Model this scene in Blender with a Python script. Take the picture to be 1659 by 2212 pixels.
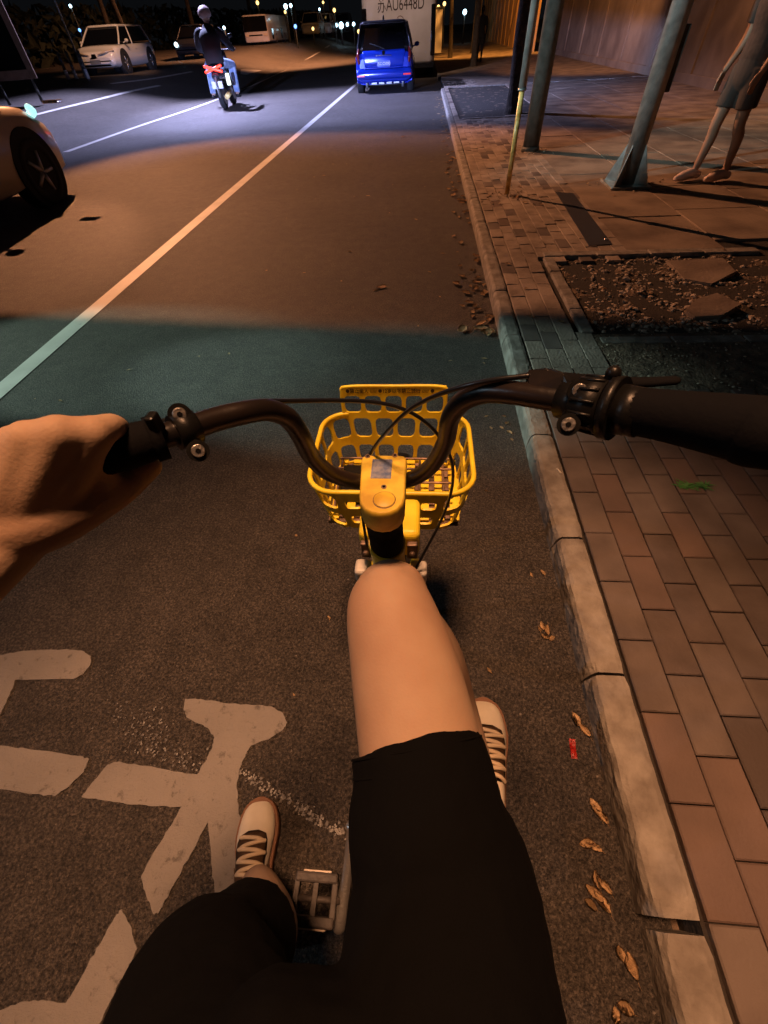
import bpy, bmesh, math, random
import numpy as np
from mathutils import Vector, Matrix, noise
from mathutils.geometry import tessellate_polygon
R = math.radians
scene = bpy.context.scene
for o in list(bpy.data.objects): bpy.data.objects.remove(o)
C = scene.collection

# ------------------------------------------------------------------ camera
H = 1.4                                   # eye height of the seated rider
FPX, PW, PH = 895.0, 1659.0, 2212.0       # focal length in pixels of a 1659 x 2212 picture
PPX, PPY = 829.5, 1106.0
down = Vector((52, 766, FPX)).normalized()
fwd = Vector((88, -1052, FPX)); fwd = (fwd - fwd.dot(down)*down).normalized()
zc = -down; xc = fwd.cross(zc)
M3 = Matrix((xc, fwd, zc))                # camera (x right, y down, z ahead) -> world
def ray(u, v): return M3 @ Vector((u-PPX, v-PPY, FPX))
def P(u, v, d):                           # point seen at u,v at depth d
    return Vector((0, 0, H)) + ray(u, v)*(d/FPX)
def G(u, v, z=0.0):                       # point seen at u,v on the level z
    r = ray(u, v); return Vector((0, 0, H)) + r*((z-H)/r.z)
def Q(u, v, y):                           # point seen at u,v in the plane y
    r = ray(u, v); return Vector((0, 0, H)) + r*(y/r.y)
cam = bpy.data.cameras.new('camera'); cam_o = bpy.data.objects.new('camera', cam); C.objects.link(cam_o)
cx, cy, cz = M3 @ Vector((1, 0, 0)), M3 @ Vector((0, -1, 0)), M3 @ Vector((0, 0, -1))
cam_o.matrix_world = Matrix(((cx.x, cy.x, cz.x, 0), (cx.y, cy.y, cz.y, 0), (cx.z, cy.z, cz.z, H), (0, 0, 0, 1)))
cam.sensor_fit = 'VERTICAL'; cam.sensor_height = 24; cam.sensor_width = 18
cam.lens = 24*FPX/PH; cam.clip_start = 0.02; cam.clip_end = 1500
scene.camera = cam_o
scene.view_settings.view_transform = 'Standard'; scene.view_settings.look = 'None'
scene.view_settings.exposure = 0.0; scene.view_settings.gamma = 1

# ------------------------------------------------------------------ night sky
w = bpy.data.worlds.new('World'); scene.world = w; w.use_nodes = True
nt = w.node_tree; bg = nt.nodes['Background']
sky = nt.nodes.new('ShaderNodeTexSky'); sky.sky_type = 'NISHITA'; sky.sun_disc = False
sky.sun_elevation = R(-6); sky.sun_rotation = R(200)
nt.links.new(sky.outputs[0], bg.inputs[0]); bg.inputs[1].default_value = 0.05
W2 = nt.nodes.new('ShaderNodeBackground'); W2.inputs[0].default_value = (0.55, 0.62, 0.75, 1); W2.inputs[1].default_value = 0.0055
ad = nt.nodes.new('ShaderNodeAddShader'); nt.links.new(bg.outputs[0], ad.inputs[0]); nt.links.new(W2.outputs[0], ad.inputs[1])
nt.links.new(ad.outputs[0], nt.nodes['World Output'].inputs[0])

# ------------------------------------------------------------------ lamps and added fill spots
def spot(name, loc, aim, energy, col, size, blend, radius, parent=None):
    l = bpy.data.lights.new(name, 'SPOT'); l.energy = energy; l.color = col
    l.spot_size = R(size); l.spot_blend = blend; l.shadow_soft_size = radius
    o = bpy.data.objects.new(name, l); C.objects.link(o); o.location = loc
    o.rotation_euler = (Vector(aim)-Vector(loc)).to_track_quat('-Z', 'Y').to_euler()
    return o
def point(name, loc, energy, col, radius):
    l = bpy.data.lights.new(name, 'POINT'); l.energy = energy; l.color = col; l.shadow_soft_size = radius
    o = bpy.data.objects.new(name, l); C.objects.link(o); o.location = loc; return o
SOD = (1.0, 0.405, 0.18)
LAMP = Vector((-9.0, 16.0, 8.0))
FILL_LAMP = Vector((-0.3, 0.70, 7.5))
spot('orange_spot', LAMP, (-0.9, 6, 0), 11000, SOD, 44, 0.35, 0.05)
spot('orange_spot', FILL_LAMP, (-0.12, 0.20, 0), 3050, (1.0, 0.475, 0.23), 28.5, 0.75, 0.6)  # lamp added above the rider to light the lap and near road
spot('headlight_beam', (-4.75, 7.16, 0.98), (-3.0, 17, 0.0), 16000, (0.42, 0.50, 1.0), 80, 0.35, 0.002)
spot('blue_fill', (-9.5, 20.5, 8.0), (-4.0, 17.8, 0), 26000, (0.50, 0.53, 1.0), 64, 1.0, 0.15)  # added overhead spot for the bluish light across the far road
spot('blue_fill', (-9.5, 20.5, 8.0), (-9.0, 16.5, 0), 12500, (0.54, 0.55, 0.98), 66, 0.8, 0.15)  # further added spot, bluish light for the left lanes
spot('orange_spot', LAMP, (-5.0, 6.0, 0.8), 5200, SOD, 13, 0.6, 0.05)  # extra spot at the same lamp, added to brighten the passing car
spot('teal_fill', (-9.5, 3.3, 4.2), (-2.3, 2.6, 0), 4200, (0.47, 0.67, 0.56), 12.0, 0.55, 0.05)  # added side spot, no fixture; left part of the teal band
spot('teal_fill', (-9.5, 3.3, 4.2), (-0.4, 2.26, 0), 4200, (0.46, 0.66, 0.60), 9.5, 0.55, 0.05)  # added side spot for the teal band towards the kerb
spot('cool_fill', (-9.5, 1.0, 4.6), (1.5, 6.9, 1.4), 7400, (0.62, 0.80, 0.80), 14, 0.8, 0.1)  # added cool fill aimed at the pavement poles
spot('cool_fill', (-9.5, 0.2, 4.6), (0.6, 0.6, 0), 330, (0.50, 0.66, 0.80), 44, 0.9, 0.1)  # weak added fill that cools the kerb face
spot('far_orange_light', (-7, 40, 8), (-11, 42, 0), 12000, SOD, 110, 0.6, 0.1)
spot('far_orange_light', (-9, 21, 7), (-14, 26.5, 0.8), 2600, (1, .52, .30), 26, 0.7, 0.1)  # narrow spot added to brighten the parked white car
spot('far_orange_light', (2.5, 34, 7), (3.6, 42, 0), 5000, (1, 0.40, 0.08), 110, 0.6, 0.1)
spot('coach_fill', (-3.5, 17, 7.5), (-0.9, 24.2, 2.2), 2600, (1, 0.66, 0.50), 30, 0.9, 0.1)  # spot added to brighten the back of the coach
spot('wall_fill', (2.0, 10, 6.5), (6.9, 12.0, 1.9), 1500, (1, 0.44, 0.18), 80, 0.8, 0.1)  # added orange fill on the wall, no fixture
spot('wall_fill', (2.0, 18, 6.5), (6.9, 24, 1.8), 2200, (1, 0.44, 0.18), 70, 0.8, 0.1)  # further added fill for the far stretch of wall

# ------------------------------------------------------------------ helpers
def setp(o, label=None, cat=None, group=None, kind=None):
    if label: o['label'] = label
    if cat: o['category'] = cat
    if group: o['group'] = group
    if kind: o['kind'] = kind
    return o
def thing(name, label, cat, loc=(0, 0, 0), rz=0, group=None):
    o = bpy.data.objects.new(name, None); C.objects.link(o)
    o.location = loc; o.rotation_euler = (0, 0, rz); o.empty_display_size = 0.2
    return setp(o, label, cat, group)
def obj(name, bm, mat, parent=None, smooth=False, world=False):
    if isinstance(bm, bpy.types.Mesh): me = bm
    else:
        me = bpy.data.meshes.new(name); bmesh.ops.recalc_face_normals(bm, faces=bm.faces); bm.to_mesh(me); bm.free()
    o = bpy.data.objects.new(name, me); C.objects.link(o)
    if mat is not None:
        for m in (mat if isinstance(mat, (list, tuple)) else [mat]): me.materials.append(m)
    if smooth:
        for p in me.polygons: p.use_smooth = True
    if parent is not None:
        o.parent = parent
        if world:
            r = parent
            while r.parent is not None: r = r.parent
            o.matrix_parent_inverse = Matrix.Translation(-Vector(r.location)) if parent is r else Matrix()
    return o
def struct(name, bm, mat, smooth=False): return setp(obj(name, bm, mat, smooth=smooth), kind='structure')
def clone(root):
    r = root.copy(); C.objects.link(r)
    for ch in list(root.children):
        c = ch.copy(); C.objects.link(c); c.parent = r
        for g in ch.children:
            d = g.copy(); C.objects.link(d); d.parent = c
    return r
def nb(): return bmesh.new()
def box(bm, x0, x1, y0, y1, z0, z1, bev=0.0, seg=2, mi=0, M=None):
    t = bmesh.new(); bmesh.ops.create_cube(t, size=1)
    for v in t.verts: v.co = Vector(((x0+x1)/2+v.co.x*(x1-x0), (y0+y1)/2+v.co.y*(y1-y0), (z0+z1)/2+v.co.z*(z1-z0)))
    if bev: bmesh.ops.bevel(t, geom=list(t.edges), offset=bev, segments=seg, affect='EDGES', profile=0.5)
    return merge(bm, t, mi, M)
def merge(bm, t, mi=0, M=None):
    m = {}
    for v in t.verts: m[v] = bm.verts.new(M @ v.co if M else v.co)
    for f in t.faces:
        try: nf = bm.faces.new([m[v] for v in f.verts]); nf.material_index = mi; nf.smooth = f.smooth
        except ValueError: pass
    t.free(); return bm
def cyl(bm, a, b, r0, r1=None, seg=16, mi=0, cap=True):
    a, b = Vector(a), Vector(b); r1 = r0 if r1 is None else r1
    q = (b-a).to_track_quat('Z', 'Y').to_matrix()
    A = [bm.verts.new(a+q@Vector((r0*math.cos(t), r0*math.sin(t), 0))) for t in [2*math.pi*i/seg for i in range(seg)]]
    B = [bm.verts.new(b+q@Vector((r1*math.cos(t), r1*math.sin(t), 0))) for t in [2*math.pi*i/seg for i in range(seg)]]
    for i in range(seg):
        f = bm.faces.new((A[i], A[(i+1) % seg], B[(i+1) % seg], B[i])); f.material_index = mi; f.smooth = True
    if cap:
        for L in (A[::-1], B):
            f = bm.faces.new(L); f.material_index = mi
    return bm
def cr(pts, n):                           # Catmull-Rom through pts (any dimension)
    pts = [np.array(p, float) for p in pts]; out = []
    for i in range(len(pts)-1):
        p0 = pts[i-1] if i else 2*pts[0]-pts[1]; p1 = pts[i]; p2 = pts[i+1]
        p3 = pts[i+2] if i+2 < len(pts) else 2*pts[-1]-pts[-2]
        for k in range(n):
            t = k/n
            out.append(0.5*(2*p1+(p2-p0)*t+(2*p0-5*p1+4*p2-p3)*t*t+(3*p1-p0-3*p2+p3)*t**3))
    out.append(pts[-1]); return out
def tube(bm, pts, rad, seg=12, n=6, cap='round', flat=1.0, up=None, mi=0):
    # swept tube; rad one number or one per point; flat squeezes along the second axis
    rads = rad if isinstance(rad, (list, tuple)) else [rad]*len(pts)
    S = cr([list(p)+[r] for p, r in zip(pts, rads)], n) if n > 1 else [np.array(list(p)+[r]) for p, r in zip(pts, rads)]
    c = [Vector(s[:3]) for s in S]; rr = [max(s[3], 1e-5) for s in S]
    T = [(c[min(i+1, len(c)-1)]-c[max(i-1, 0)]).normalized() for i in range(len(c))]
    if cap == 'round':
        a = [(c[0]-T[0]*rr[0]*k, rr[0]*math.sqrt(max(0, 1-k*k)), T[0]) for k in (0.97, 0.8, 0.5, 0.25)]
        b = [(c[-1]+T[-1]*rr[-1]*k, rr[-1]*math.sqrt(max(0, 1-k*k)), T[-1]) for k in (0.25, 0.5, 0.8, 0.97)]
        c = [x[0] for x in a]+c+[x[0] for x in b]; rr = [x[1] for x in a]+rr+[x[1] for x in b]; T = [x[2] for x in a]+T+[x[2] for x in b]
    u = Vector(up) if up is not None else (Vector((0, 0, 1)) if abs(T[0].z) < 0.9 else Vector((1, 0, 0)))
    rings = []
    for p, r, t in zip(c, rr, T):
        x = t.cross(u)
        if x.length < 1e-4: x = t.orthogonal()
        x.normalize(); y = x.cross(t)
        if up is None: u = y
        rings.append([bm.verts.new(p+x*(r*math.cos(a))+y*(r*flat*math.sin(a))) for a in [2*math.pi*i/seg for i in range(seg)]])
    for A, B in zip(rings, rings[1:]):
        for i in range(seg):
            f = bm.faces.new((A[i], A[(i+1) % seg], B[(i+1) % seg], B[i])); f.smooth = True; f.material_index = mi
    for L in (rings[0][::-1], rings[-1]):
        f = bm.faces.new(L); f.material_index = mi
    return bm
def loft(bm, rings, cap=True, mi=0, smooth=True):
    V = [[bm.verts.new(p) for p in r] for r in rings]; n = len(V[0])
    for A, B in zip(V, V[1:]):
        for i in range(n):
            f = bm.faces.new((A[i], A[(i+1) % n], B[(i+1) % n], B[i])); f.material_index = mi; f.smooth = smooth
    if cap:
        for L in (V[0][::-1], V[-1]):
            f = bm.faces.new(L); f.material_index = mi
    return bm
def prism(bm, pts, z0, z1, mi=0):         # outline in xy between two levels
    a = [bm.verts.new((p[0], p[1], z0)) for p in pts]; b = [bm.verts.new((p[0], p[1], z1)) for p in pts]
    n = len(pts)
    for i in range(n):
        f = bm.faces.new((a[i], a[(i+1) % n], b[(i+1) % n], b[i])); f.material_index = mi
    f = bm.faces.new(b); f.material_index = mi; f = bm.faces.new(a[::-1]); f.material_index = mi
    return bm
def sphere(bm, c, r, sc=(1, 1, 1), sub=3, mi=0, M=None):
    t = bmesh.new(); bmesh.ops.create_icosphere(t, subdivisions=sub, radius=r)
    for v in t.verts: v.co = Vector((v.co.x*sc[0], v.co.y*sc[1], v.co.z*sc[2]))+Vector(c)
    for f in t.faces: f.smooth = True
    return merge(bm, t, mi, M)
def evaluated(o):
    dg = bpy.context.evaluated_depsgraph_get(); dg.update()
    me = bpy.data.meshes.new_from_object(o.evaluated_get(dg)); return me
def remesh(bm, voxel, smooth=6):
    me = bpy.data.meshes.new('t'); bmesh.ops.recalc_face_normals(bm, faces=bm.faces); bm.to_mesh(me); bm.free()
    o = bpy.data.objects.new('t', me); C.objects.link(o)
    m = o.modifiers.new('r', 'REMESH'); m.mode = 'VOXEL'; m.voxel_size = voxel; m.use_smooth_shade = True
    s = o.modifiers.new('s', 'SMOOTH'); s.iterations = smooth; s.factor = 0.5
    me2 = evaluated(o); bpy.data.objects.remove(o); bpy.data.meshes.remove(me)
    for p in me2.polygons: p.use_smooth = True
    return me2
def text_mesh(s, size, depth=0.0006, align='CENTER', xs=1.0):
    cu = bpy.data.curves.new('t', 'FONT'); cu.body = s; cu.size = size; cu.align_x = align; cu.align_y = 'CENTER'
    cu.extrude = depth; o = bpy.data.objects.new('t', cu); C.objects.link(o)
    me = evaluated(o); bpy.data.objects.remove(o)
    if xs != 1:
        for v in me.vertices: v.co.x *= xs
    return me
def textobj(name, s, size, M, mat, parent, depth=0.0006, xs=1.0):
    me = text_mesh(s, size, depth, xs=xs); me.transform(M); me.materials.clear()
    return obj(name, me, mat, parent)
def frame(o, x, y, z):                    # matrix from axes
    return Matrix(((x[0], y[0], z[0], o[0]), (x[1], y[1], z[1], o[1]), (x[2], y[2], z[2], o[2]), (0, 0, 0, 1)))

# ------------------------------------------------------------------ materials
def mat(name, col, rough=0.6, metal=0.0, spec=0.5, bump=0.0, bscale=50, var=0.0, vscale=5, col2=None, emit=None, estr=0, sss=0.0, coat=0.0, detail=6, bdist=0.01, gen=False):
    m = bpy.data.materials.new(name); m.use_nodes = True; n = m.node_tree.nodes; l = m.node_tree.links
    b = n['Principled BSDF']; b.inputs['Base Color'].default_value = (*col, 1); b.inputs['Roughness'].default_value = rough
    b.inputs['Metallic'].default_value = metal; b.inputs['Specular IOR Level'].default_value = spec
    if coat: b.inputs['Coat Weight'].default_value = coat; b.inputs['Coat Roughness'].default_value = 0.08
    tc = n.new('ShaderNodeTexCoord')
    if var or col2:
        nz = n.new('ShaderNodeTexNoise'); nz.inputs['Scale'].default_value = vscale; nz.inputs['Detail'].default_value = detail
        l.new(tc.outputs['Object'], nz.inputs['Vector'])
        cr_ = n.new('ShaderNodeValToRGB'); l.new(nz.outputs[0], cr_.inputs[0])
        c2 = col2 or tuple(c*(1-var) for c in col)
        cr_.color_ramp.elements[0].color = (*c2, 1); cr_.color_ramp.elements[1].color = (*col, 1)
        cr_.color_ramp.elements[0].position = 0.35; cr_.color_ramp.elements[1].position = 0.65
        l.new(cr_.outputs[0], b.inputs['Base Color'])
    if bump:
        nb_ = n.new('ShaderNodeTexNoise'); nb_.inputs['Scale'].default_value = bscale; nb_.inputs['Detail'].default_value = 4
        l.new(tc.outputs['Object'], nb_.inputs['Vector'])
        bp = n.new('ShaderNodeBump'); bp.inputs['Strength'].default_value = bump; bp.inputs['Distance'].default_value = bdist
        l.new(nb_.outputs[0], bp.inputs['Height']); l.new(bp.outputs[0], b.inputs['Normal'])
    if emit: b.inputs['Emission Color'].default_value = (*emit, 1); b.inputs['Emission Strength'].default_value = estr
    if sss: b.inputs['Subsurface Weight'].default_value = sss; b.inputs['Subsurface Radius'].default_value = (0.01, 0.004, 0.002)
    return m
def asphalt():
    m = bpy.data.materials.new('asphalt'); m.use_nodes = True; n = m.node_tree.nodes; l = m.node_tree.links
    b = n['Principled BSDF']; b.inputs['Roughness'].default_value = 0.62; b.inputs['Specular IOR Level'].default_value = 0.35
    tc = n.new('ShaderNodeTexCoord')
    def nz(s, d=5, r=0.6):
        t = n.new('ShaderNodeTexNoise'); t.inputs['Scale'].default_value = s; t.inputs['Detail'].default_value = d; t.inputs['Roughness'].default_value = r
        l.new(tc.outputs['Object'], t.inputs['Vector']); return t
    big = nz(0.6, 4); mid = nz(9, 6, 0.7); fine = nz(120, 6, 0.85)
    vo = n.new('ShaderNodeTexVoronoi'); vo.inputs['Scale'].default_value = 210; l.new(tc.outputs['Object'], vo.inputs['Vector'])
    r1 = n.new('ShaderNodeValToRGB'); l.new(fine.outputs[0], r1.inputs[0])
    e = r1.color_ramp.elements; e[0].position = 0.42; e[0].color = (0.055, 0.050, 0.046, 1); e[1].position = 0.62; e[1].color = (0.25, 0.225, 0.20, 1)
    mx = n.new('ShaderNodeMix'); mx.data_type = 'RGBA'; mx.blend_type = 'MULTIPLY'; mx.inputs[0].default_value = 0.75
    r2 = n.new('ShaderNodeValToRGB'); l.new(mid.outputs[0], r2.inputs[0]); r2.color_ramp.elements[0].color = (0.55, 0.55, 0.55, 1); r2.color_ramp.elements[0].position = 0.3; r2.color_ramp.elements[1].color = (1.15, 1.15, 1.15, 1); r2.color_ramp.elements[1].position = 0.7
    l.new(r1.outputs[0], mx.inputs[6]); l.new(r2.outputs[0], mx.inputs[7])
    mx2 = n.new('ShaderNodeMix'); mx2.data_type = 'RGBA'; mx2.blend_type = 'MULTIPLY'; mx2.inputs[0].default_value = 0.6
    r3 = n.new('ShaderNodeValToRGB'); l.new(big.outputs[0], r3.inputs[0]); r3.color_ramp.elements[0].color = (0.6, 0.6, 0.6, 1); r3.color_ramp.elements[0].position = 0.35; r3.color_ramp.elements[1].position = 0.65
    l.new(mx.outputs[2], mx2.inputs[6]); l.new(r3.outputs[0], mx2.inputs[7])
    # sparse pale stone chips
    r4 = n.new('ShaderNodeValToRGB'); l.new(vo.outputs['Color'], r4.inputs[0]); r4.color_ramp.elements[0].position = 0.93; r4.color_ramp.elements[1].position = 0.99
    mx3 = n.new('ShaderNodeMix'); mx3.data_type = 'RGBA'; l.new(r4.outputs[0], mx3.inputs[0]); l.new(mx2.outputs[2], mx3.inputs[6]); mx3.inputs[7].default_value = (0.36, 0.33, 0.30, 1)
    vg = n.new('ShaderNodeTexVoronoi'); vg.inputs['Scale'].default_value = 150; l.new(tc.outputs['Object'], vg.inputs['Vector'])
    r5 = n.new('ShaderNodeValToRGB'); l.new(vg.outputs['Color'], r5.inputs[0]); r5.color_ramp.elements[0].color = (.72, .70, .68, 1); r5.color_ramp.elements[1].color = (1.36, 1.28, 1.20, 1); r5.color_ramp.elements[0].position = .2; r5.color_ramp.elements[1].position = .85
    mx5 = n.new('ShaderNodeMix'); mx5.data_type = 'RGBA'; mx5.blend_type = 'MULTIPLY'; mx5.inputs[0].default_value = 1.0; l.new(mx3.outputs[2], mx5.inputs[6]); l.new(r5.outputs[0], mx5.inputs[7])
    l.new(mx5.outputs[2], b.inputs['Base Color'])
    ad = n.new('ShaderNodeMath'); ad.operation = 'ADD'; l.new(fine.outputs[0], ad.inputs[0]); l.new(vo.outputs['Distance'], ad.inputs[1])
    bp = n.new('ShaderNodeBump'); bp.inputs['Strength'].default_value = 1.0; bp.inputs['Distance'].default_value = 0.012
    l.new(ad.outputs[0], bp.inputs['Height']); l.new(bp.outputs[0], b.inputs['Normal'])
    return m
def worn_paint(name, col, wear=0.42, col2=(0.07, 0.065, 0.06), bs=0.5):
    m = bpy.data.materials.new(name); m.use_nodes = True; n = m.node_tree.nodes; l = m.node_tree.links
    b = n['Principled BSDF']; b.inputs['Roughness'].default_value = 0.55
    tc = n.new('ShaderNodeTexCoord')
    a = n.new('ShaderNodeTexNoise'); a.inputs['Scale'].default_value = 26; a.inputs['Detail'].default_value = 9; a.inputs['Roughness'].default_value = 0.75
    c = n.new('ShaderNodeTexNoise'); c.inputs['Scale'].default_value = 3.0; c.inputs['Detail'].default_value = 4
    l.new(tc.outputs['Object'], a.inputs['Vector']); l.new(tc.outputs['Object'], c.inputs['Vector'])
    r = n.new('ShaderNodeValToRGB'); l.new(a.outputs[0], r.inputs[0]); r.color_ramp.elements[0].position = wear-0.12; r.color_ramp.elements[1].position = wear-0.04
    r.color_ramp.elements[0].color = (*col2, 1); r.color_ramp.elements[1].color = (*col, 1)
    mx = n.new('ShaderNodeMix'); mx.data_type = 'RGBA'; mx.blend_type = 'MULTIPLY'; mx.inputs[0].default_value = 0.5
    l.new(r.outputs[0], mx.inputs[6]); r2 = n.new('ShaderNodeValToRGB'); l.new(c.outputs[0], r2.inputs[0]); r2.color_ramp.elements[0].color = (0.6, 0.6, 0.6, 1); r2.color_ramp.elements[0].position = 0.35; r2.color_ramp.elements[1].position = 0.6
    l.new(r2.outputs[0], mx.inputs[7]); l.new(mx.outputs[2], b.inputs['Base Color'])
    bp = n.new('ShaderNodeBump'); bp.inputs['Strength'].default_value = bs; bp.inputs['Distance'].default_value = 0.004+.012*(bs > .6)
    l.new(a.outputs[0], bp.inputs['Height']); l.new(bp.outputs[0], b.inputs['Normal'])
    return m
M = {}
M['asphalt'] = asphalt()
M['line'] = worn_paint('line_paint', (0.62, 0.59, 0.55), 0.42, (.16,.15,.14))
M['marking'] = worn_paint('marking_paint', (0.33, 0.305, 0.28), 0.47, (.17,.155,.14), 1.0)
M['old_line'] = worn_paint('old_paint', (0.26, 0.25, 0.23), 0.60, (.10,.092,.085))
M['kerb'] = mat('kerb_stone', (0.32, 0.29, 0.25), 0.8, bump=0.7, bscale=45, col2=(0.17, 0.145, 0.12), vscale=13, detail=10)
M['paver'] = mat('paver', (0.175, 0.138, 0.118), 0.75, bump=0.45, bscale=120, col2=(0.095, 0.072, 0.061), vscale=4.3, detail=8, bdist=0.004)
M['paver_b'] = mat('paver_dark', (0.145, 0.110, 0.095), 0.8, bump=0.5, bscale=90, col2=(0.085, 0.064, 0.055), vscale=5, detail=8, bdist=0.005)
M['paver_c'] = mat('paver_red', (0.180, 0.122, 0.098), 0.75, bump=0.45, bscale=140, col2=(0.110, 0.076, 0.062), vscale=3.5, detail=7, bdist=0.004)
M['paver2'] = mat('old_paver', (0.38, 0.31, 0.25), 0.85, bump=0.6, bscale=60, col2=(0.20, 0.155, 0.12), vscale=4)
M['joint'] = mat('joint_soil', (0.035, 0.028, 0.022), 0.95, bump=0.8, bscale=90)
M['soil'] = mat('soil', (0.24, 0.17, 0.115), 0.95, bump=1.0, bscale=60, col2=(0.09, 0.062, 0.042), vscale=14, bdist=0.02)
M['rubble'] = mat('rubble', (0.55, 0.45, 0.34), 0.9, bump=0.6, bscale=60, col2=(0.22, 0.165, 0.115), vscale=18)
M['slab'] = mat('slab', (0.31, 0.24, 0.18), 0.85, bump=0.5, bscale=40, col2=(0.15, 0.11, 0.083), vscale=2.6, detail=8)
M['strip'] = mat('dark_strip', (0.035, 0.035, 0.045), 0.55, bump=0.4, bscale=80)
M['leaf'] = mat('dry_leaf', (0.72, 0.50, 0.27), 0.7, bump=0.4, bscale=120, col2=(0.36, 0.21, 0.095), vscale=30)
M['wall'] = mat('plaster_wall', (0.30, 0.22, 0.15), 0.9, bump=0.4, bscale=14, col2=(0.17, 0.12, 0.085), vscale=1.1, detail=8)
M['steel'] = mat('galvanised_steel', (0.42, 0.46, 0.46), 0.42, 0.55, bump=0.1, bscale=60, col2=(0.27, 0.30, 0.30), vscale=12)
M['dull'] = mat('dull_pole', (0.13, 0.14, 0.135), 0.65, 0.2, bump=0.3, bscale=30, col2=(0.07, 0.075, 0.07), vscale=9)
M['tape'] = mat('yellow_tape', (0.95, 0.74, 0.28), 0.3, 0.0, col2=(0.5, 0.3, 0.07), vscale=20)
M['bark'] = mat('bark', (0.07, 0.055, 0.042), 0.95, bump=1, bscale=30, bdist=0.03, col2=(0.03, 0.024, 0.02), vscale=9)
M['foliage'] = mat('foliage', (0.022, 0.030, 0.014), 0.8, col2=(0.01, 0.015, 0.007), vscale=3)
M['grass'] = mat('weed_green', (0.08, 0.26, 0.06), 0.7)
M['yellow'] = mat('yellow_plastic', (0.90, 0.72, 0.04), 0.42, bump=0.08, bscale=160, bdist=0.002, col2=(0.74, 0.53, 0.02), vscale=14, detail=10)
M['yellow2'] = mat('yellow_paint', (0.76, 0.56, 0.06), 0.5, bump=0.12, bscale=110, bdist=0.002, col2=(0.46, 0.29, 0.03), vscale=24, detail=12)
M['blackbar'] = mat('black_painted_steel', (0.007, 0.0065, 0.0065), 0.3, 0.0, 0.45, bump=0.06, bscale=60, col2=(0.022, 0.014, 0.011), vscale=9, detail=10)
M['rubber'] = mat('black_rubber', (0.005, 0.005, 0.006), 0.85, spec=.08, bump=0.25, bscale=260, bdist=0.002)
M['blackpl'] = mat('black_plastic', (0.007, 0.007, 0.007), 0.38, spec=.3, bump=0.1, bscale=90)
M['cable'] = mat('cable_sheath', (0.010, 0.010, 0.012), 0.28)
M['bolt'] = mat('bolt_steel', (0.62, 0.60, 0.57), 0.3, 0.9, bump=0.2, bscale=200)
M['darkmetal'] = mat('rusty_metal', (0.32, 0.22, 0.16), 0.5, 0.6, bump=0.3, bscale=60, col2=(0.06, 0.045, 0.04), vscale=18)
M['whitepl'] = mat('white_plastic', (0.6, 0.58, 0.54), 0.5, col2=(0.35, 0.32, 0.28), vscale=20)
M['screen'] = mat('solar_panel', (0.10, 0.16, 0.34), 0.25, 0.2, col2=(0.34, 0.36, 0.42), vscale=90, detail=10)
M['print'] = mat('print_black', (0.03, 0.018, 0.012), 0.6)
M['skin'] = mat('skin', (0.41, 0.285, 0.195), 0.66, spec=0.25, bump=0.25, bscale=300, bdist=0.0015, col2=(0.35, 0.22, 0.145), vscale=9, sss=0.1, detail=4)
M['shorts'] = mat('black_cotton', (0.003, 0.003, 0.0032), 0.95, spec=0.08, bump=0.4, bscale=500, bdist=0.001)
M['shirt'] = mat('dark_shirt', (0.012, 0.008, 0.007), 0.9, spec=0.1, bump=0.4, bscale=400, bdist=0.001)
M['canvas'] = mat('cream_leather', (0.74, 0.68, 0.56), 0.6, bump=0.15, bscale=120, bdist=0.002, col2=(0.64, 0.57, 0.45), vscale=16)
M['gum'] = mat('gum_sole', (0.17, 0.075, 0.035), 0.65, bump=0.2, bscale=100)
M['tongue'] = mat('brown_tongue', (0.11, 0.06, 0.03), 0.75)
M['lace'] = mat('lace', (0.60, 0.48, 0.33), 0.8, bump=0.5, bscale=600, bdist=0.001)
M['hair'] = mat('black_hair', (0.012, 0.009, 0.008), 0.5)
M['carwhite'] = mat('white_car_paint', (0.62, 0.60, 0.57), 0.25, coat=0.6)
M['carblue'] = mat('blue_car_paint', (0.008, 0.035, 0.42), 0.22, 0.3, coat=1.0)
M['carcream'] = mat('cream_car_paint', (0.50, 0.42, 0.34), 0.3, coat=0.6)
M['cardark'] = mat('dark_car_paint', (0.02, 0.02, 0.025), 0.25, coat=0.6)
M['glass'] = mat('dark_glass', (0.004, 0.004, 0.005), 0.08, spec=0.6)
M['tyre'] = mat('tyre', (0.012, 0.012, 0.012), 0.85, bump=0.3, bscale=40)
M['rim'] = mat('alloy_rim', (0.35, 0.35, 0.36), 0.35, 0.8)
M['chrome'] = mat('chrome', (0.7, 0.72, 0.75), 0.12, 1.0)
M['under'] = mat('underbody_metal', (0.32, 0.34, 0.36), 0.4, 0.6, bump=0.3, bscale=30)
M['redlens'] = mat('glowing_red_reflector', (0.75, 0.03, 0.02), 0.25, emit=(1, 0.08, 0.04), estr=0.25)  # faint emission stands in for light thrown back by the reflectors
M['taillit'] = mat('lit_tail_light', (0.8, 0.02, 0.01), 0.3, emit=(1, 0.03, 0.015), estr=6)
M['cyanlamp'] = mat('lit_headlight', (0.6, 0.9, 1), 0.3, emit=(0.42, 0.95, 0.95), estr=1.1)
M['whitelamp'] = mat('lit_white_lamp', (0.8, 0.9, 1), 0.3, emit=(0.55, 0.85, 1.0), estr=7)
M['bluelamp'] = mat('lit_blue_lamp', (0.2, 0.4, 1), 0.3, emit=(0.12, 0.3, 1.0), estr=4)
M['amberlamp'] = mat('lit_amber_lamp', (1, 0.6, 0.2), 0.3, emit=(1, 0.62, 0.2), estr=3)
M['plate_w'] = mat('plate_white', (0.6, 0.6, 0.6), 0.4)
M['plate_b'] = mat('plate_blue', (0.015, 0.06, 0.42), 0.4)
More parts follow.
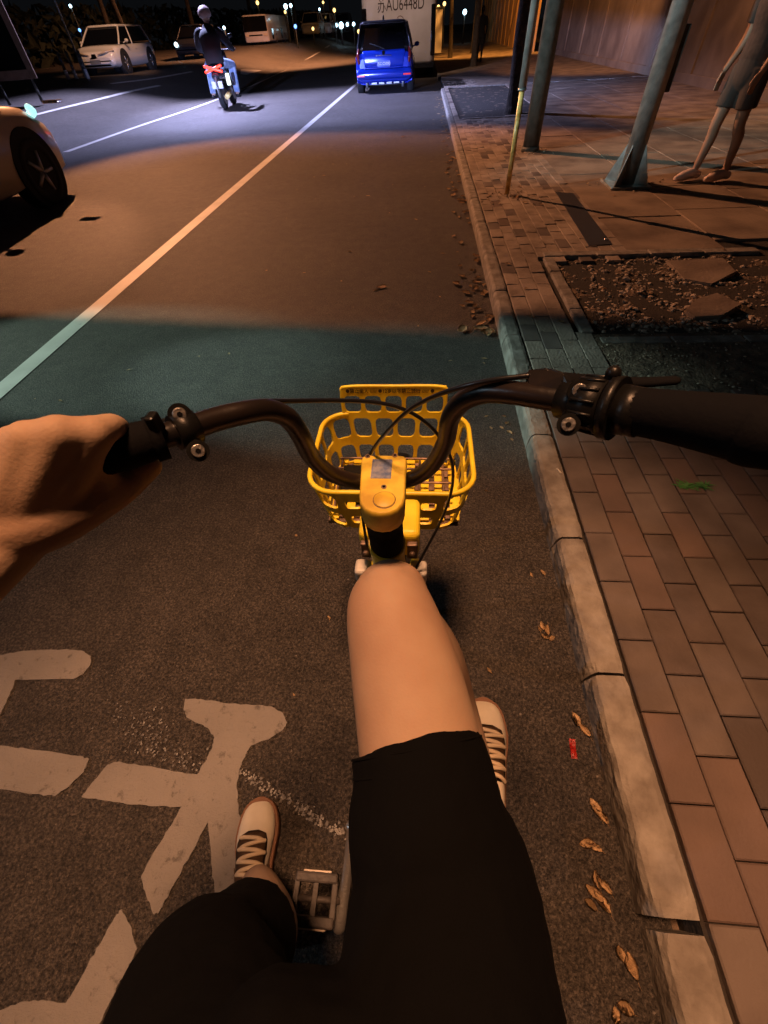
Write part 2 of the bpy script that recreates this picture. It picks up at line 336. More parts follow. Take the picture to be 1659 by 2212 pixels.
M['busgrey'] = mat('bus_white', (0.50, 0.47, 0.45), 0.4, coat=0.3, col2=(0.40, 0.37, 0.35), vscale=1.5)
M['lens'] = mat('lamp_lens', (0.5, 0.42, 0.33), 0.2)
M['tee'] = mat('grey_shirt', (0.07, 0.055, 0.05), 0.9, col2=(0.05, 0.04, 0.036), vscale=30)
M['pants'] = mat('grey_shorts', (0.06, 0.052, 0.048), 0.9)
M['skin2'] = mat('pedestrian_skin', (0.36, 0.22, 0.15), 0.6)
M['pinkshoe'] = mat('pink_white_shoe', (0.75, 0.58, 0.52), 0.6)
M['jean'] = mat('denim', (0.12, 0.19, 0.36), 0.9, bump=0.5, bscale=60, col2=(0.3, 0.38, 0.5), vscale=12)
M['jacket'] = mat('dark_jacket', (0.006, 0.006, 0.007), 0.9)
M['banner'] = mat('shade_panel_sheet', (0.05, 0.05, 0.06), 0.9)  # sheet of the added panel that blocks the orange lamp
M['red'] = mat('red_wrapper', (0.55, 0.03, 0.02), 0.45, col2=(0.4, 0.02, 0.015), vscale=60)

# ------------------------------------------------------------------ the setting
def ss(t): t = max(0.0, min(1.0, t)); return t*t*(3-2*t)
def terr(x, y):
    return 0.6*ss((-x-8.4)/4.6)*ss((y-10)/12)+0.36*ss((y-34)/22)*ss((-x-5)/6)
def GT(u, v, dz=0.0):                     # point on the terrain seen at u,v
    z = 0.0
    for _ in range(40):
        p = G(u, v, min(z+dz, 1.36)); z = 0.5*z+0.5*terr(p.x, p.y)
    return G(u, v, min(z+dz, 1.36))
def spaced(a, b, n, pw=1.0): return [a+(b-a)*(i/n)**pw for i in range(n+1)]
def grid(bm, xs, ys, zf, mi=0):
    V = [[bm.verts.new((x, y, zf(x, y))) for x in xs] for y in ys]
    for j in range(len(ys)-1):
        for i in range(len(xs)-1):
            f = bm.faces.new((V[j][i], V[j][i+1], V[j+1][i+1], V[j+1][i])); f.smooth = True; f.material_index = mi
    return bm
KX = 0.545                                # foot of the kerb face
bm = nb()
grid(bm, spaced(-8, -60, 60)[::-1][:-1]+spaced(-8, 0.62, 8), spaced(-6, 130, 130), terr)
struct('road', bm, M['asphalt'])
bm = nb(); grid(bm, [-600, -60.0, 0.6, 8, 600], [-300, -6.001, 130, 900], lambda x, y: -0.03 if y < 129 else (-0.03))
struct('ground', bm, M['soil'])

# painted lines laid on the road (thin sheets)
def strip_px(bm, a, b, width, n=24, dz=0.004):
    # a, b ground points; a ribbon following the terrain
    a, b = Vector(a), Vector(b); d = (b-a); d.z = 0; s = Vector((-d.y, d.x, 0)).normalized()*width/2
    L = []
    for i in range(n+1):
        p = a+(b-a)*(i/n)
        for q in (p-s, p+s): L.append(bm.verts.new((q.x, q.y, terr(q.x, q.y)+dz)))
    for i in range(n): bm.faces.new((L[2*i], L[2*i+1], L[2*i+3], L[2*i+2]))
def ribbon(bm, pts, width, dz=0.005):
    P_ = [Vector(p) for p in pts]; L = []
    for i, p in enumerate(P_):
        d = (P_[min(i+1, len(P_)-1)]-P_[max(i-1, 0)]); d.z = 0; s = Vector((-d.y, d.x, 0)).normalized()*width/2
        for q in (p-s, p+s): L.append(bm.verts.new((q.x, q.y, terr(q.x, q.y)+dz)))
    for i in range(len(P_)-1): bm.faces.new((L[2*i], L[2*i+1], L[2*i+3], L[2*i+2]))
bm = nb()
strip_px(bm, (-2.66, -5.5, 0), (-2.66, 60, 0), 0.135, 60)
def smooth_line(pxs, width):
    pts = [GT(*p) for p in pxs]; pts = [Vector(q) for q in cr(pts, 8)]; ribbon(bm, pts, width)
smooth_line([(142, 329), (300, 273), (440, 226), (545, 185), (620, 150), (660, 130), (690, 112), (712, 98)], 0.15)
smooth_line([(-60, 285), (90, 245), (220, 213), (345, 185)], 0.15)
smooth_line([(240, 181), (330, 170), (415, 155)], 0.15)
struct('lane_lines', bm, M['line'])
bm = nb()                                 # turn arrow far ahead
for pl in [[(520, 150), (568, 152), (566, 158), (548, 158), (538, 163), (520, 160)]]:
    pts = [GT(*p) for p in pl]; f = bm.faces.new([bm.verts.new((p.x, p.y, terr(p.x, p.y)+0.006)) for p in pts])
struct('arrow_marking', bm, M['line'])
def rag(pts, n=7, amp=0.004):             # worn, slightly ragged outline
    out = []
    for i, p in enumerate(pts):
        q = pts[(i+1) % len(pts)]
        for k in range(n):
            t = k/n; r = p.lerp(q, t)
            out.append(Vector((r.x+random.uniform(-amp, amp)*(k > 0), r.y+random.uniform(-amp, amp)*(k > 0), 0)))
    return out
random.seed(4)
bm = nb()
C1 = 1659/1300
def c1(x, y): return ((x/C1)/1.82275, (2500+y/C1)/1.82275)
polys = [
 # rider figure: head bar, body and legs
 [(930, 320), (1010, 322), (1150, 345), (1300, 352), (1370, 362), (1420, 390), (1443, 440), (1420, 480), (1350, 525), (1262, 555), (1235, 600), (1210, 660), (1190, 740), (1198, 850), (1210, 960), (1195, 1080), (1210, 1300), (1080, 1300), (1062, 1150), (1044, 940), (960, 1100), (870, 1260), (800, 1390), (775, 1405), (735, 1310), (708, 1215), (780, 1080), (850, 970), (912, 862), (780, 862), (640, 852), (520, 832), (410, 815), (460, 745), (545, 650), (600, 635), (700, 655), (850, 680), (990, 700), (1030, 640), (1060, 580), (1078, 515), (1040, 465), (985, 442), (935, 410), (922, 370)],
 [(-300, 500), (0, 555), (200, 580), (400, 608), (448, 622), (420, 690), (350, 760), (275, 810), (180, 800), (0, 775), (-300, 720)],
 [(-200, 110), (0, 100), (120, 80), (340, 70), (410, 78), (455, 105), (455, 145), (420, 195), (370, 222), (75, 225), (50, 300), (0, 400), (-200, 700)],
 [(610, 1378), (650, 1450), (690, 1575), (640, 1680), (560, 1830), (500, 1955), (440, 2080), (-200, 2150), (-100, 1930), (0, 1885), (130, 1840), (230, 1838), (330, 1850), (380, 1770), (440, 1660), (520, 1520), (575, 1420)],
]
for pl in polys:
    pts = rag([G(*c1(*p), 0.004) for p in pl], 5, 0.0022)
    V_ = [bm.verts.new((p.x, p.y, 0.0045)) for p in pts]; W_ = [bm.verts.new((p.x, p.y, -0.002)) for p in pts]
    for tri in tessellate_polygon([[Vector((p.x, p.y, 0)) for p in pts]]): bm.faces.new([V_[q] for q in tri])
    for q in range(len(pts)): bm.faces.new((V_[q], V_[(q+1) % len(pts)], W_[(q+1) % len(pts)], W_[q]))
struct('bicycle_marking', bm, M['marking'])
bm = nb(); rnd_ = random.Random(3)
for path, wd, cnt, sz in (([(290, 1070), (262, 1092), (238, 1108)], .012, 80, .009), ([(186, 1142), (165, 1160), (150, 1183)], .012, 46, .006), ([(248, 1512), (300, 1590), (360, 1625), (430, 1650)], .020, 150, .0045), ([(310, 1530), (345, 1570), (330, 1605)], .03, 60, .0045), ([(520, 1668), (640, 1742), (745, 1803)], .007, 190, .005)):
    gp = [G(*q) for q in path]
    for k in range(cnt):
        t_ = rnd_.random()*(len(gp)-1); a_ = gp[int(t_)].lerp(gp[int(t_)+1], t_-int(t_)); c_ = a_+Vector((rnd_.gauss(0, wd), rnd_.gauss(0, wd), 0)); an = rnd_.uniform(0, 6.28); r_ = sz*rnd_.uniform(.3, 1.2)
        bm.faces.new([bm.verts.new((c_.x+r_*math.cos(an+q)*rnd_.uniform(.5, 1), c_.y+r_*math.sin(an+q)*rnd_.uniform(.5, 1), .0025+k*.000003)) for q in (0, 1.2, 2.4, 3.7, 5)])
struct('worn_marking', bm, M['old_line'])

# kerb stones
random.seed(11)
joints = [-4.2, -3.4, -2.55, -1.75, -0.94, -0.062, 0.484, 1.0, 1.62, 2.10, 2.62, 3.30, 4.05, 4.95, 5.85, 6.75, 7.65, 8.6, 9.5, 10.5, 11.5, 12.5, 13.5, 14.5, 15.5, 16.5, 17.5, 18.6]
KZ = 0.10
def kerb_stone(bm, y0, y1, dz=0.0, x0=KX, x1=0.648):
    n = max(6, int((y1-y0)/0.03)); rings = []
    for i in range(n+1):
        y = y0+(y1-y0)*i/n; e = min(i, n-i)
        j = lambda a: random.uniform(-a, a)
        k = 0.006 if e == 0 else 0.0
        rings.append([Vector((x0-0.001+j(.0012), y, -0.05)), Vector((x0-0.001+j(.0015), y, 0.03)), Vector((x0+0.001+j(.002)+k, y, KZ+dz-0.022+j(.002)-k)), Vector((x0+0.009+j(.002)+k, y, KZ+dz-0.006+j(.0015)-k)),
                      Vector((x0+0.022+j(.003), y, KZ+dz+j(.0012)-k)), Vector((x1-0.02, y, KZ+dz+0.001+j(.001)-k)), Vector((x1-0.004+j(.002), y, KZ+dz-0.003-k)), Vector((x1, y, KZ-0.03)), Vector((x1, y, -0.05))])
    loft(bm, rings, smooth=False)
bm = nb()
for a, b in zip(joints, joints[1:]):
    gap = 0.004 if abs(a-(-0.062)) > 0.01 else 0.012
    kerb_stone(bm, a+gap, b-0.004 if abs(b+0.062) > 0.01 else b-0.012, random.uniform(-0.003, 0.003))
# the kerb turns to the right round the far planting bed
for k in range(9): box(bm, 0.66+k*0.62, 0.66+k*0.62+0.605, 18.62, 18.74, -0.05, KZ+random.uniform(-.003, .003), 0.008)
for k in range(60): 
    if 19+k*1.0 > 22: box(bm, KX, 0.65, 19+k*1.0, 19.985+k*1.0, -0.05, KZ, 0.01)
struct('kerb', bm, M['kerb'])

# pavement base and pavers
bm = nb(); box(bm, 0.6485, 60, -6, 140, -0.06, KZ-0.022)
struct('pavement_base', bm, M['joint'])
bm = nb(); bm2 = nb()
pit = lambda x, y: (1.02 < x and 2.62 < y < 3.93) or (1.08 < x and 1.96 < y < 2.7)
far_pit = lambda x, y: (0.80 < x and 11.9 < y < 18.6)
pw_, pl_ = 0.1079, 0.2155
def paver(b, x0, x1, y0, y1, dz, tilt, mi=0):
    t = bmesh.new(); g = 0.0016; bv = 0.0035
    for lv, ins in ((KZ-0.03, 0), (KZ-0.004+dz, 0), (KZ-0.0005+dz, bv)):
        for x, y in ((x0+g+ins, y0+g+ins), (x1-g-ins, y0+g+ins), (x1-g-ins, y1-g-ins), (x0+g+ins, y1-g-ins)):
            t.verts.new((x, y, lv+tilt[0]*(x-x0)+tilt[1]*(y-y0)))
    t.verts.ensure_lookup_table(); v = t.verts
    for r in (0, 4):
        for i in range(4): t.faces.new((v[r+i], v[r+(i+1) % 4], v[r+4+(i+1) % 4], v[r+4+i]))
    t.faces.new((v[8], v[9], v[10], v[11])); merge(b, t, mi)
random.seed(2)
for i in range(30):
    x0 = 0.656+i*pw_
    off = [1.026, 0.921][i % 2]
    jn = -26
    while True:
        y0 = off+jn*pl_; jn += 1
        if y0 < -3.5: continue
        if y0 > 21: break
        y1 = y0+pl_; xm, ym = x0+pw_/2, y0+pl_/2
        if pit(xm, ym) or far_pit(xm, ym): continue
        if ym > 3.93 and xm > 1.70: continue
        old = ym > 1.9 and random.random() < 0.85
        dz = random.uniform(-0.003, 0.001)*(1.0 if old else 0.5)
        tl = (random.uniform(-.02, .02)*(2 if old else .3), random.uniform(-.012, .012)*(1.2 if old else .3))
        if 1.9 < ym < 2.62 and xm > 1.15 and random.random() < 0.25: continue
        paver(bm2 if old else bm, x0, x0+pw_, y0, y1, dz, tl, 0 if old else random.choice((0, 0, 1, 2)))
struct('pavement', bm, [M['paver'], M['paver_b'], M['paver_c']]); struct('pavement_old', bm2, M['paver2'])
# large slabs of the inner pavement
bm = nb()
random.seed(8)
for i in range(7):
    for j in range(16):
        x0 = 1.72+i*0.8; y0 = 4.05+j*0.9+(0.2 if i % 2 else 0)
        if y0 > 11.6 and x0 < 1.9: continue
        box(bm, x0+.004, x0+.792, y0+.004, y0+.893, KZ-0.04, KZ-0.003+random.uniform(-.004, .002), 0.004, 1)
box(bm, 1.72, 60, 18.8, 140, KZ-.04, KZ-.004); box(bm, 7.33, 60, 4, 18.8, KZ-.04, KZ-.005); box(bm, .66, 1.72, 21, 140, KZ-.04, KZ-.004)
box(bm, 3.9, 60, -6, 4.0, KZ-.04, KZ-.004)
struct('pavement_slabs', bm, M['slab'])
bm = nb(); random.seed(5)                 # edging round the tree pit
for k in range(4): box(bm, 1.12+k*.42, 1.12+k*.42+.405, 2.50, 2.575, 0, KZ-.004+random.uniform(-.004, .004), 0.006)
yy = 2.62
while yy < 3.9:
    box(bm, 1.022, 1.10, yy+.003, min(yy+.33, 3.93), 0, KZ+0.004+random.uniform(-.003, .003), 0.006); yy += .335
xx = 1.03
while xx < 2.55:
    box(bm, xx+.003, xx+.42, 3.935, 4.03, 0, KZ+0.006+random.uniform(-.003, .003), 0.006); xx += .425
for k in range(4): box(bm, 0.82+k*.42, 0.82+k*.42+.41, 11.82, 11.90, 0, KZ+.01, .006)
struct('tree_pit_edging', bm, M['kerb'])
bm = nb()
def soil_z(x, y): return KZ-0.03+0.022*noise.noise((x*6, y*6, 1))+0.012*noise.noise((x*25, y*25, 3))+0.006*noise.noise((x*70, y*70, 7))
grid(bm, spaced(1.10, 3.9, 150), spaced(2.62, 3.935, 80), lambda x, y: soil_z(x, y)+0.004)
grid(bm, spaced(0.80, 3.5, 60), spaced(11.9, 18.62, 100), soil_z)
grid(bm, spaced(1.085, 3.9, 120), spaced(1.93, 2.62, 44), lambda x, y: KZ-.009+.25*(soil_z(x, y)-KZ+.03))
struct('bare_soil', bm, M['soil'])
# rubble in the pit: uncountable bits
random.seed(21); bm = nb()
def rock(bm, c, r, flat=0.5):
    t = bmesh.new(); bmesh.ops.create_icosphere(t, subdivisions=1, radius=r)
    s = Vector((random.uniform(.7, 1.3), random.uniform(.7, 1.3), random.uniform(flat*.6, flat*1.3)))
    rot = Matrix.Rotation(random.uniform(0, 6.28), 3, 'Z')@Matrix.Rotation(random.uniform(-.5, .5), 3, 'X')
    for v in t.verts:
        q = v.co*random.uniform(.72, 1.2); v.co = rot@Vector((q.x*s.x, q.y*s.y, q.z*s.z))+Vector(c)
    merge(bm, t)
for k in range(2000):
    x = random.gauss(1.75, .45); y = random.uniform(2.64, 3.9)
    if not 1.11 < x < 3.8: continue
    rock(bm, (x, y, soil_z(x, y)+.008), random.choice([.005, .006, .008, .010, .014, .020]))
for k in range(500):
    x = random.uniform(1.1, 2.3); y = random.uniform(1.95, 2.62)
    if random.random() < .55: rock(bm, (x, y, KZ-.002), random.choice([.003, .004, .007]))
for k in range(320):                      # crumbs round the pole feet
    cxp, cyp = random.choice([(1.0, 5.9), (2.45, 6.15), (2.45, 6.15), (1.62, 8.3)]); a = random.uniform(0, 6.28); r = abs(random.gauss(0, .17))+.03
    rock(bm, (cxp+r*math.cos(a), cyp+r*math.sin(a), KZ+.004), random.choice([.005, .008, .013]))
o = obj('rubble', bm, M['rubble']); setp(o, 'loose stones and crumbs of broken paving strewn in the tree pit', 'rubble', kind='stuff')
def shard(name, pts, z0, z1, label, m='slab'):
    bm = nb(); c = sum((Vector(p[:2]).to_3d() for p in pts), Vector())/len(pts)
    prism(bm, [(p[0]-c.x, p[1]-c.y) for p in pts], 0, z1-z0)
    bmesh.ops.bevel(bm, geom=list(bm.edges), offset=0.006, segments=2, affect='EDGES')
    o = obj(name, bm, M[m]); o.location = (c.x, c.y, z0); o.rotation_euler = (R(2), R(-3), 0); return setp(o, label, 'concrete slab', 'broken concrete pieces in the tree pit')
shard('concrete_fragment', [G(1440, 563, .1), G(1560, 563, .1), G(1590, 590, .1), G(1540, 612, .1), G(1480, 600, .1)], .075, .105, 'flat cracked concrete piece at the far right corner of the tree pit')
shard('concrete_fragment', [G(1480, 672, .1), G(1500, 650, .1), G(1545, 640, .1), G(1600, 665, .1), G(1560, 685, .1), G(1500, 686, .1)], .07, .115, 'broad pale concrete shard nearest the dark right side of the tree pit')
bm = nb(); rock(bm, (0, 0, .012), .035, .6); o = obj('stone', bm, M['kerb']); o.location = G(1352, 606, .085); setp(o, 'largest pale stone in the middle of the tree pit rubble', 'stone')
# dark steel cover strip let into the paving
bm = nb(); a, b, c, d = G(1200, 415, .1), G(1238, 418, .1), G(1322, 528, .1), G(1272, 531, .1)
prism(bm, [a, b, c, d], .06, .104); o = obj('cable_cover', bm, M['strip']); setp(o, 'long dark metal strip set into the paving beside the slim yellow based pole', 'cover')
bm = nb(); cyl(bm, G(1308, 519, .1)-Vector((0, 0, .01)), G(1308, 519, .1)+Vector((0, 0, .012)), .014); b_ = obj('bolt', bm, M['bolt'], o)
# asphalt patch
bm = nb(); prism(bm, rag([Vector((KX-.02, 11.0, 0)), Vector((KX-.02, 16, 0)), Vector((-.2, 16, 0)), Vector((-.35, 13, 0)), Vector((0.1, 11, 0))], 4, .05), -.01, .0035)
struct('gutter_patch', bm, M['asphalt'])

# wall along the right
bm = nb()
box(bm, 6.9, 7.15, 3, 36, 0, 2.7); box(bm, 6.87, 7.18, 3, 36, 2.7, 2.8, .01)
for k in range(12): box(bm, 6.85, 6.9, 4+k*3, 4.3+k*3, 0, 2.7, .01)
box(bm, 6.84, 6.9, 3, 36, 0, .28, .01)
o = obj('boundary_wall', bm, M['wall']); setp(o, 'long rendered wall behind the pavement poles, lit dull orange', 'wall')
bm = nb(); box(bm, 6.2, 6.45, 37, 70, 0, 2.9); 
for k in range(14): box(bm, 6.16, 6.2, 37+k*2.4, 37.12+k*2.4, 0, 2.9)
o = obj('panel_fence', bm, mat('orange_panel', (0.5, 0.3, 0.12), 0.7, bump=.3, bscale=8)); setp(o, 'bright orange lit panel hoarding at the far end of the pavement', 'fence')

# ------------------------------------------------------------------ poles and trees on the pavement
def upright(u, v, z=KZ): p = G(u, v, z); return p
p = upright(1095, 419); t = thing('sign_post', 'slim post with a yellow lower sleeve and a steel upper tube standing near the kerb', 'post', p)
bm = nb(); cyl(bm, (0, 0, 0), (0, 0, .86), .026, seg=20); 
for z in (.16, .165, .62, .626): cyl(bm, (0, 0, z), (0, 0, z+.003), .0275, seg=20)
obj('reflective_sleeve', bm, M['tape'], t)
bm = nb(); cyl(bm, (0, 0, .84), (0, 0, 3.2), .038, .036, 20); cyl(bm, (0, 0, .835), (0, 0, .85), .042, seg=20); obj('pole', bm, M['steel'], t)
bm = nb(); box(bm, -.3, .3, -.05, -.04, 2.5, 3.1, .02); obj('sign_panel', bm, M['dull'], t)
p = upright(1350, 398); t = thing('lamp_post', 'thick steel lamp post with flared gusset plates at its foot', 'lamp post', p)
bm = nb(); cyl(bm, (0, 0, 0), (0, 0, 6.5), .105, .07, 8); obj('pole', bm, M['steel'], t)
for k in range(4):
    bm = nb(); a = math.pi/4+k*math.pi/2; d = Vector((math.cos(a), math.sin(a), 0)); s = Vector((-d.y, d.x, 0))*.006
    pts = [d*.095, d*.25, d*.25+Vector((0, 0, .03)), d*.099+Vector((0, 0, .36))]
    A = [bm.verts.new(q-s) for q in pts]; B = [bm.verts.new(q+s) for q in pts]
    bm.faces.new(A); bm.faces.new(B[::-1])
    for i in range(4): bm.faces.new((A[i], A[(i+1) % 4], B[(i+1) % 4], B[i]))
    obj('gusset', bm, M['steel'], t)
bm = nb(); box(bm, -.22, .22, -.22, .22, -.01, .016, .005)
obj('base_plate', bm, M['steel'], t)
bm = nb(); box(bm, .075, .13, -.05, .05, .75, 1.2, .008); obj('access_box', bm, M['dull'], t)
p = upright(1145, 325); t = thing('utility_pole', 'dull grey round pole between the dark trunk and the thick lamp post', 'pole', p)
bm = nb(); cyl(bm, (0, 0, 0), (0, 0, 6), .115, .10, 24); cyl(bm, (0, 0, 0), (0, 0, .05), .135, .125, 24); obj('pole', bm, M['dull'], t)
bm = nb(); box(bm, -.5, .5, -.04, .04, 5.6, 5.68); obj('crossarm', bm, M['dull'], t)

def tree(name, loc, r, h, label, crown=2.0, n=500, seed=1, z0=3.2, group='street trees'):
    rnd = random.Random(seed); t = thing(name, label, 'tree', loc, 0, group)
    bm = nb(); pts = [(0, 0, -.05), (0.01, .01, .25), (rnd.uniform(-.05, .05), 0, 1.2), (rnd.uniform(-.1, .1), rnd.uniform(-.1, .1), z0), (0, 0, h)]
    tube(bm, pts, [r*1.35, r*1.02, r*.92, r*.75, r*.25], 14, 6)
    for k in range(6):
        a = rnd.uniform(0, 6.28); z = z0-.4+k*.35; d = Vector((math.cos(a), math.sin(a), .7))
        tube(bm, [Vector((0, 0, z)), Vector((0, 0, z))+d*.8, Vector((0, 0, z))+d*1.7+Vector((0, 0, .3))], [r*.4, r*.25, r*.08], 7, 4)
    for v in bm.verts: v.co += Vector((1, 1, 0))*0.012*noise.noise(v.co*7)
    obj('trunk', bm, M['bark'], t)
    bm = nb(); cl = [Vector((rnd.gauss(0, crown*.5), rnd.gauss(0, crown*.5), z0+1.2+rnd.uniform(-.3, 2.2))) for _ in range(16)]
    for k in range(n):
        c = rnd.choice(cl)+Vector((rnd.gauss(0, .4), rnd.gauss(0, .4), rnd.gauss(0, .3)))
        q = Matrix.Rotation(rnd.uniform(0, 6.28), 3, Vector((rnd.gauss(0, 1), rnd.gauss(0, 1), rnd.gauss(0, 1))).normalized())
        s = rnd.uniform(.06, .14)
        bm.faces.new([bm.verts.new(c+q@Vector(v)*s) for v in ((-1, 0, 0), (0, -.5, .1), (1, 0, 0), (0, .5, .1))])
    obj('crown', bm, M['foliage'], t)
    return t
tree('street_tree', upright(1108, 243), .155, 5.2, 'dark tree trunk with pale foot rising from the far planting bed', seed=3, z0=3.2)
tree('street_tree', Vector((2.2, 27.5, KZ)), .13, 5.4, 'thin dark trunk nearest the coach on the far pavement', seed=5)
tree('street_tree', Vector((3.2, 40, KZ)), .24, 5.6, 'broad dark trunk before the bright orange hoarding', seed=6)
tree('street_tree', Vector((1.5, 36, KZ)), .12, 5.6, 'slender trunk furthest along the right pavement', seed=7)
for i, (x, y) in enumerate([(-19, 22), (-21, 31), (-18.5, 38), (-23, 45), (-20, 54), (-17, 62), (-15, 74), (-12, 82)]):
    tree('roadside_tree', Vector((x, y, terr(x, y))), .2, 6, 'unlit tree across the road behind the parked vehicles', seed=20+i, n=260, group='dark trees across the road')
# hedge behind them
bm = nb(); rnd = random.Random(9)
for k in range(5000):
    y = rnd.uniform(12, 110); x = -25-rnd.uniform(0, 2)+max(0, y-55)*.18; z = terr(-25, y)+rnd.uniform(0, 2.6)
    q = Matrix.Rotation(rnd.uniform(0, 6.28), 3, Vector((rnd.gauss(0, 1), rnd.gauss(0, 1), rnd.gauss(0, 1))).normalized()); s = rnd.uniform(.2, .5)
    bm.faces.new([bm.verts.new(Vector((x, y, z))+q@Vector(v)*s) for v in ((-1, 0, 0), (0, -.5, .1), (1, 0, 0), (0, .5, .1))])
setp(obj('hedge', bm, M['foliage']), 'dark hedge and shrubs massed beyond the far side of the road', 'hedge', kind='stuff')
# poster stand and white posts at the far left
bp = GT(120, 175); 
t = thing('notice_board', 'tall pale framed board at the extreme left beyond the silver car', 'board', Vector((Q(20, 150, 17).x, 17, terr(-14, 17))), R(25))
bm = nb(); box(bm, -.45, .45, -.03, .03, .7, 2.6, .01); obj('panel', bm, M['glass'], t)
bm = nb()
for a in ((-.52, -.45, .5, 2.75), (.45, .62, .5, 2.75)): box(bm, a[0], a[1], -.05, .05, a[2], a[3], .01)
box(bm, -.45, .45, -.05, .05, 2.6, 2.75, .01); box(bm, -.45, .45, -.05, .05, .5, .7, .01)
obj('board_frame', bm, mat('tan_frame', (0.16, 0.10, 0.07), .8, col2=(.10, .06, .04), vscale=8), t)
for s in (-.45, .45):
    bm = nb(); cyl(bm, (s, 0, 0), (s, 0, .5), .04); obj('leg', bm, M['dull'], t)
first = None
for i, (u, v) in enumerate([(145, 163), (190, 166), (167, 172)]):
    p = Q(u, v, 22); p.z = terr(p.x, 22)
    if first is None:
        t = thing('bollard', 'short white bollard', 'bollard', p, 0, 'white bollards beside the parked white car')
        bm = nb(); cyl(bm, (0, 0, 0), (0, 0, .75), .055, .05, 14); sphere(bm, (0, 0, .75), .05, (1, 1, .5), 2); obj('post', bm, M['dull'], t)
        bm = nb(); cyl(bm, (0, 0, .05), (0, 0, .30), .06, .06, 14); obj('reflective_band', bm, M['plate_w'], t); first = t
    else: t = clone(first); t.location = p
    t['label'] = ['white banded bollard furthest left', 'white banded bollard right against the parked white car', 'white banded bollard standing between two others'][i]
t = thing('flag_pole', 'slender pale pole rising left of the parked white car', 'pole', Vector((Q(157, 97, 24).x, 24, .6)))
bm = nb(); cyl(bm, (0, 0, 0), (0, 0, 5), .04); obj('pole', bm, M['steel'], t)
bm = nb(); sphere(bm, (0, 0, 5.03), .06, sub=2); obj('finial', bm, M['steel'], t)

# ------------------------------------------------------------------ added lamp housings and light-blocking panel (unseen, above the picture)
for lp, lb in ((LAMP, 'sodium lamp hung on a wire above the far lanes'), (FILL_LAMP, 'sodium lamp hung on a wire above the rider')):
    t = thing('unseen_lamp', lb, 'street lamp', lp)
    bm = nb(); tube(bm, [(0, .25, .22), (0, 0, .26), (0, -.25, .22)], [.09, .15, .09], 14, 5, flat=.5); obj('lamp_housing', bm, M['dull'], t)
    bm = nb(); cyl(bm, (-12, 0, .65), (14, 0, .65), .008, seg=6); cyl(bm, (0, 0, .3), (0, 0, .65), .01, seg=6); obj('span_wire', bm, M['dull'], t)
ba = LAMP+(Vector((-6, 3.55, 0))-LAMP)*.45; bb_ = LAMP+(Vector((5, 2.30, 0))-LAMP)*.45
t = thing('banner', 'long cloth banner strung high across the road', 'banner', ba)
dd = bb_-ba; L_ = dd.length; t.rotation_euler = (0, 0, math.atan2(dd.y, dd.x))
bm = nb(); box(bm, -.5, L_+.5, -.004, .004, 0, 1.25); obj('shade_panel_sheet', bm, M['banner'], t)  # added to keep the orange lamp off the near road
bm = nb(); cyl(bm, (-9, 0, 1.27), (12, 0, 1.27), .006, seg=6); obj('rope', bm, M['dull'], t)

# ------------------------------------------------------------------ vehicles
def rrect(x0, x1, y0, y1, r, z, n=4):
    out = []
    for cx_, cy_, a0 in ((x1-r, y1-r, 0), (x0+r, y1-r, 90), (x0+r, y0+r, 180), (x1-r, y0+r, 270)):
        for i in range(n+1):
            a = R(a0+90*i/n); out.append(Vector((cx_+r*math.cos(a), cy_+r*math.sin(a), z)))
    return out
def wheel(parent, x, y, r, wdt, rimc='rim'):
    s = 1 if x > 0 else -1
    bm = nb(); t = [(x-s*wdt, r*.80), (x-s*wdt, r*.95), (x-s*wdt*.85, r), (x-s*wdt*.15, r), (x, r*.95), (x, r*.72), (x-s*.03, r*.66)]
    seg = 28; rings = [[Vector((px, y+rr*math.cos(2*math.pi*i/seg), r+rr*math.sin(2*math.pi*i/seg))) for i in range(seg)] for px, rr in t]
    loft(bm, rings, cap=True); w_ = obj('wheel', bm, M['tyre'], parent)
    bm = nb(); cyl(bm, (x-s*.035, y, r), (x-s*.028, y, r), r*.68, seg=24, mi=0)
    for k in range(5):
        a = 2*math.pi*k/5; d = Vector((0, math.cos(a), math.sin(a))); p = Vector((x-s*.012, y, r))
        tube(bm, [p, p+d*r*.62], [.035, .022], 6, 1, cap='flat')
    cyl(bm, (x-s*.03, y, r), (x+s*.002, y, r), r*.14, seg=12)
    obj('rim', bm, M[rimc], w_)
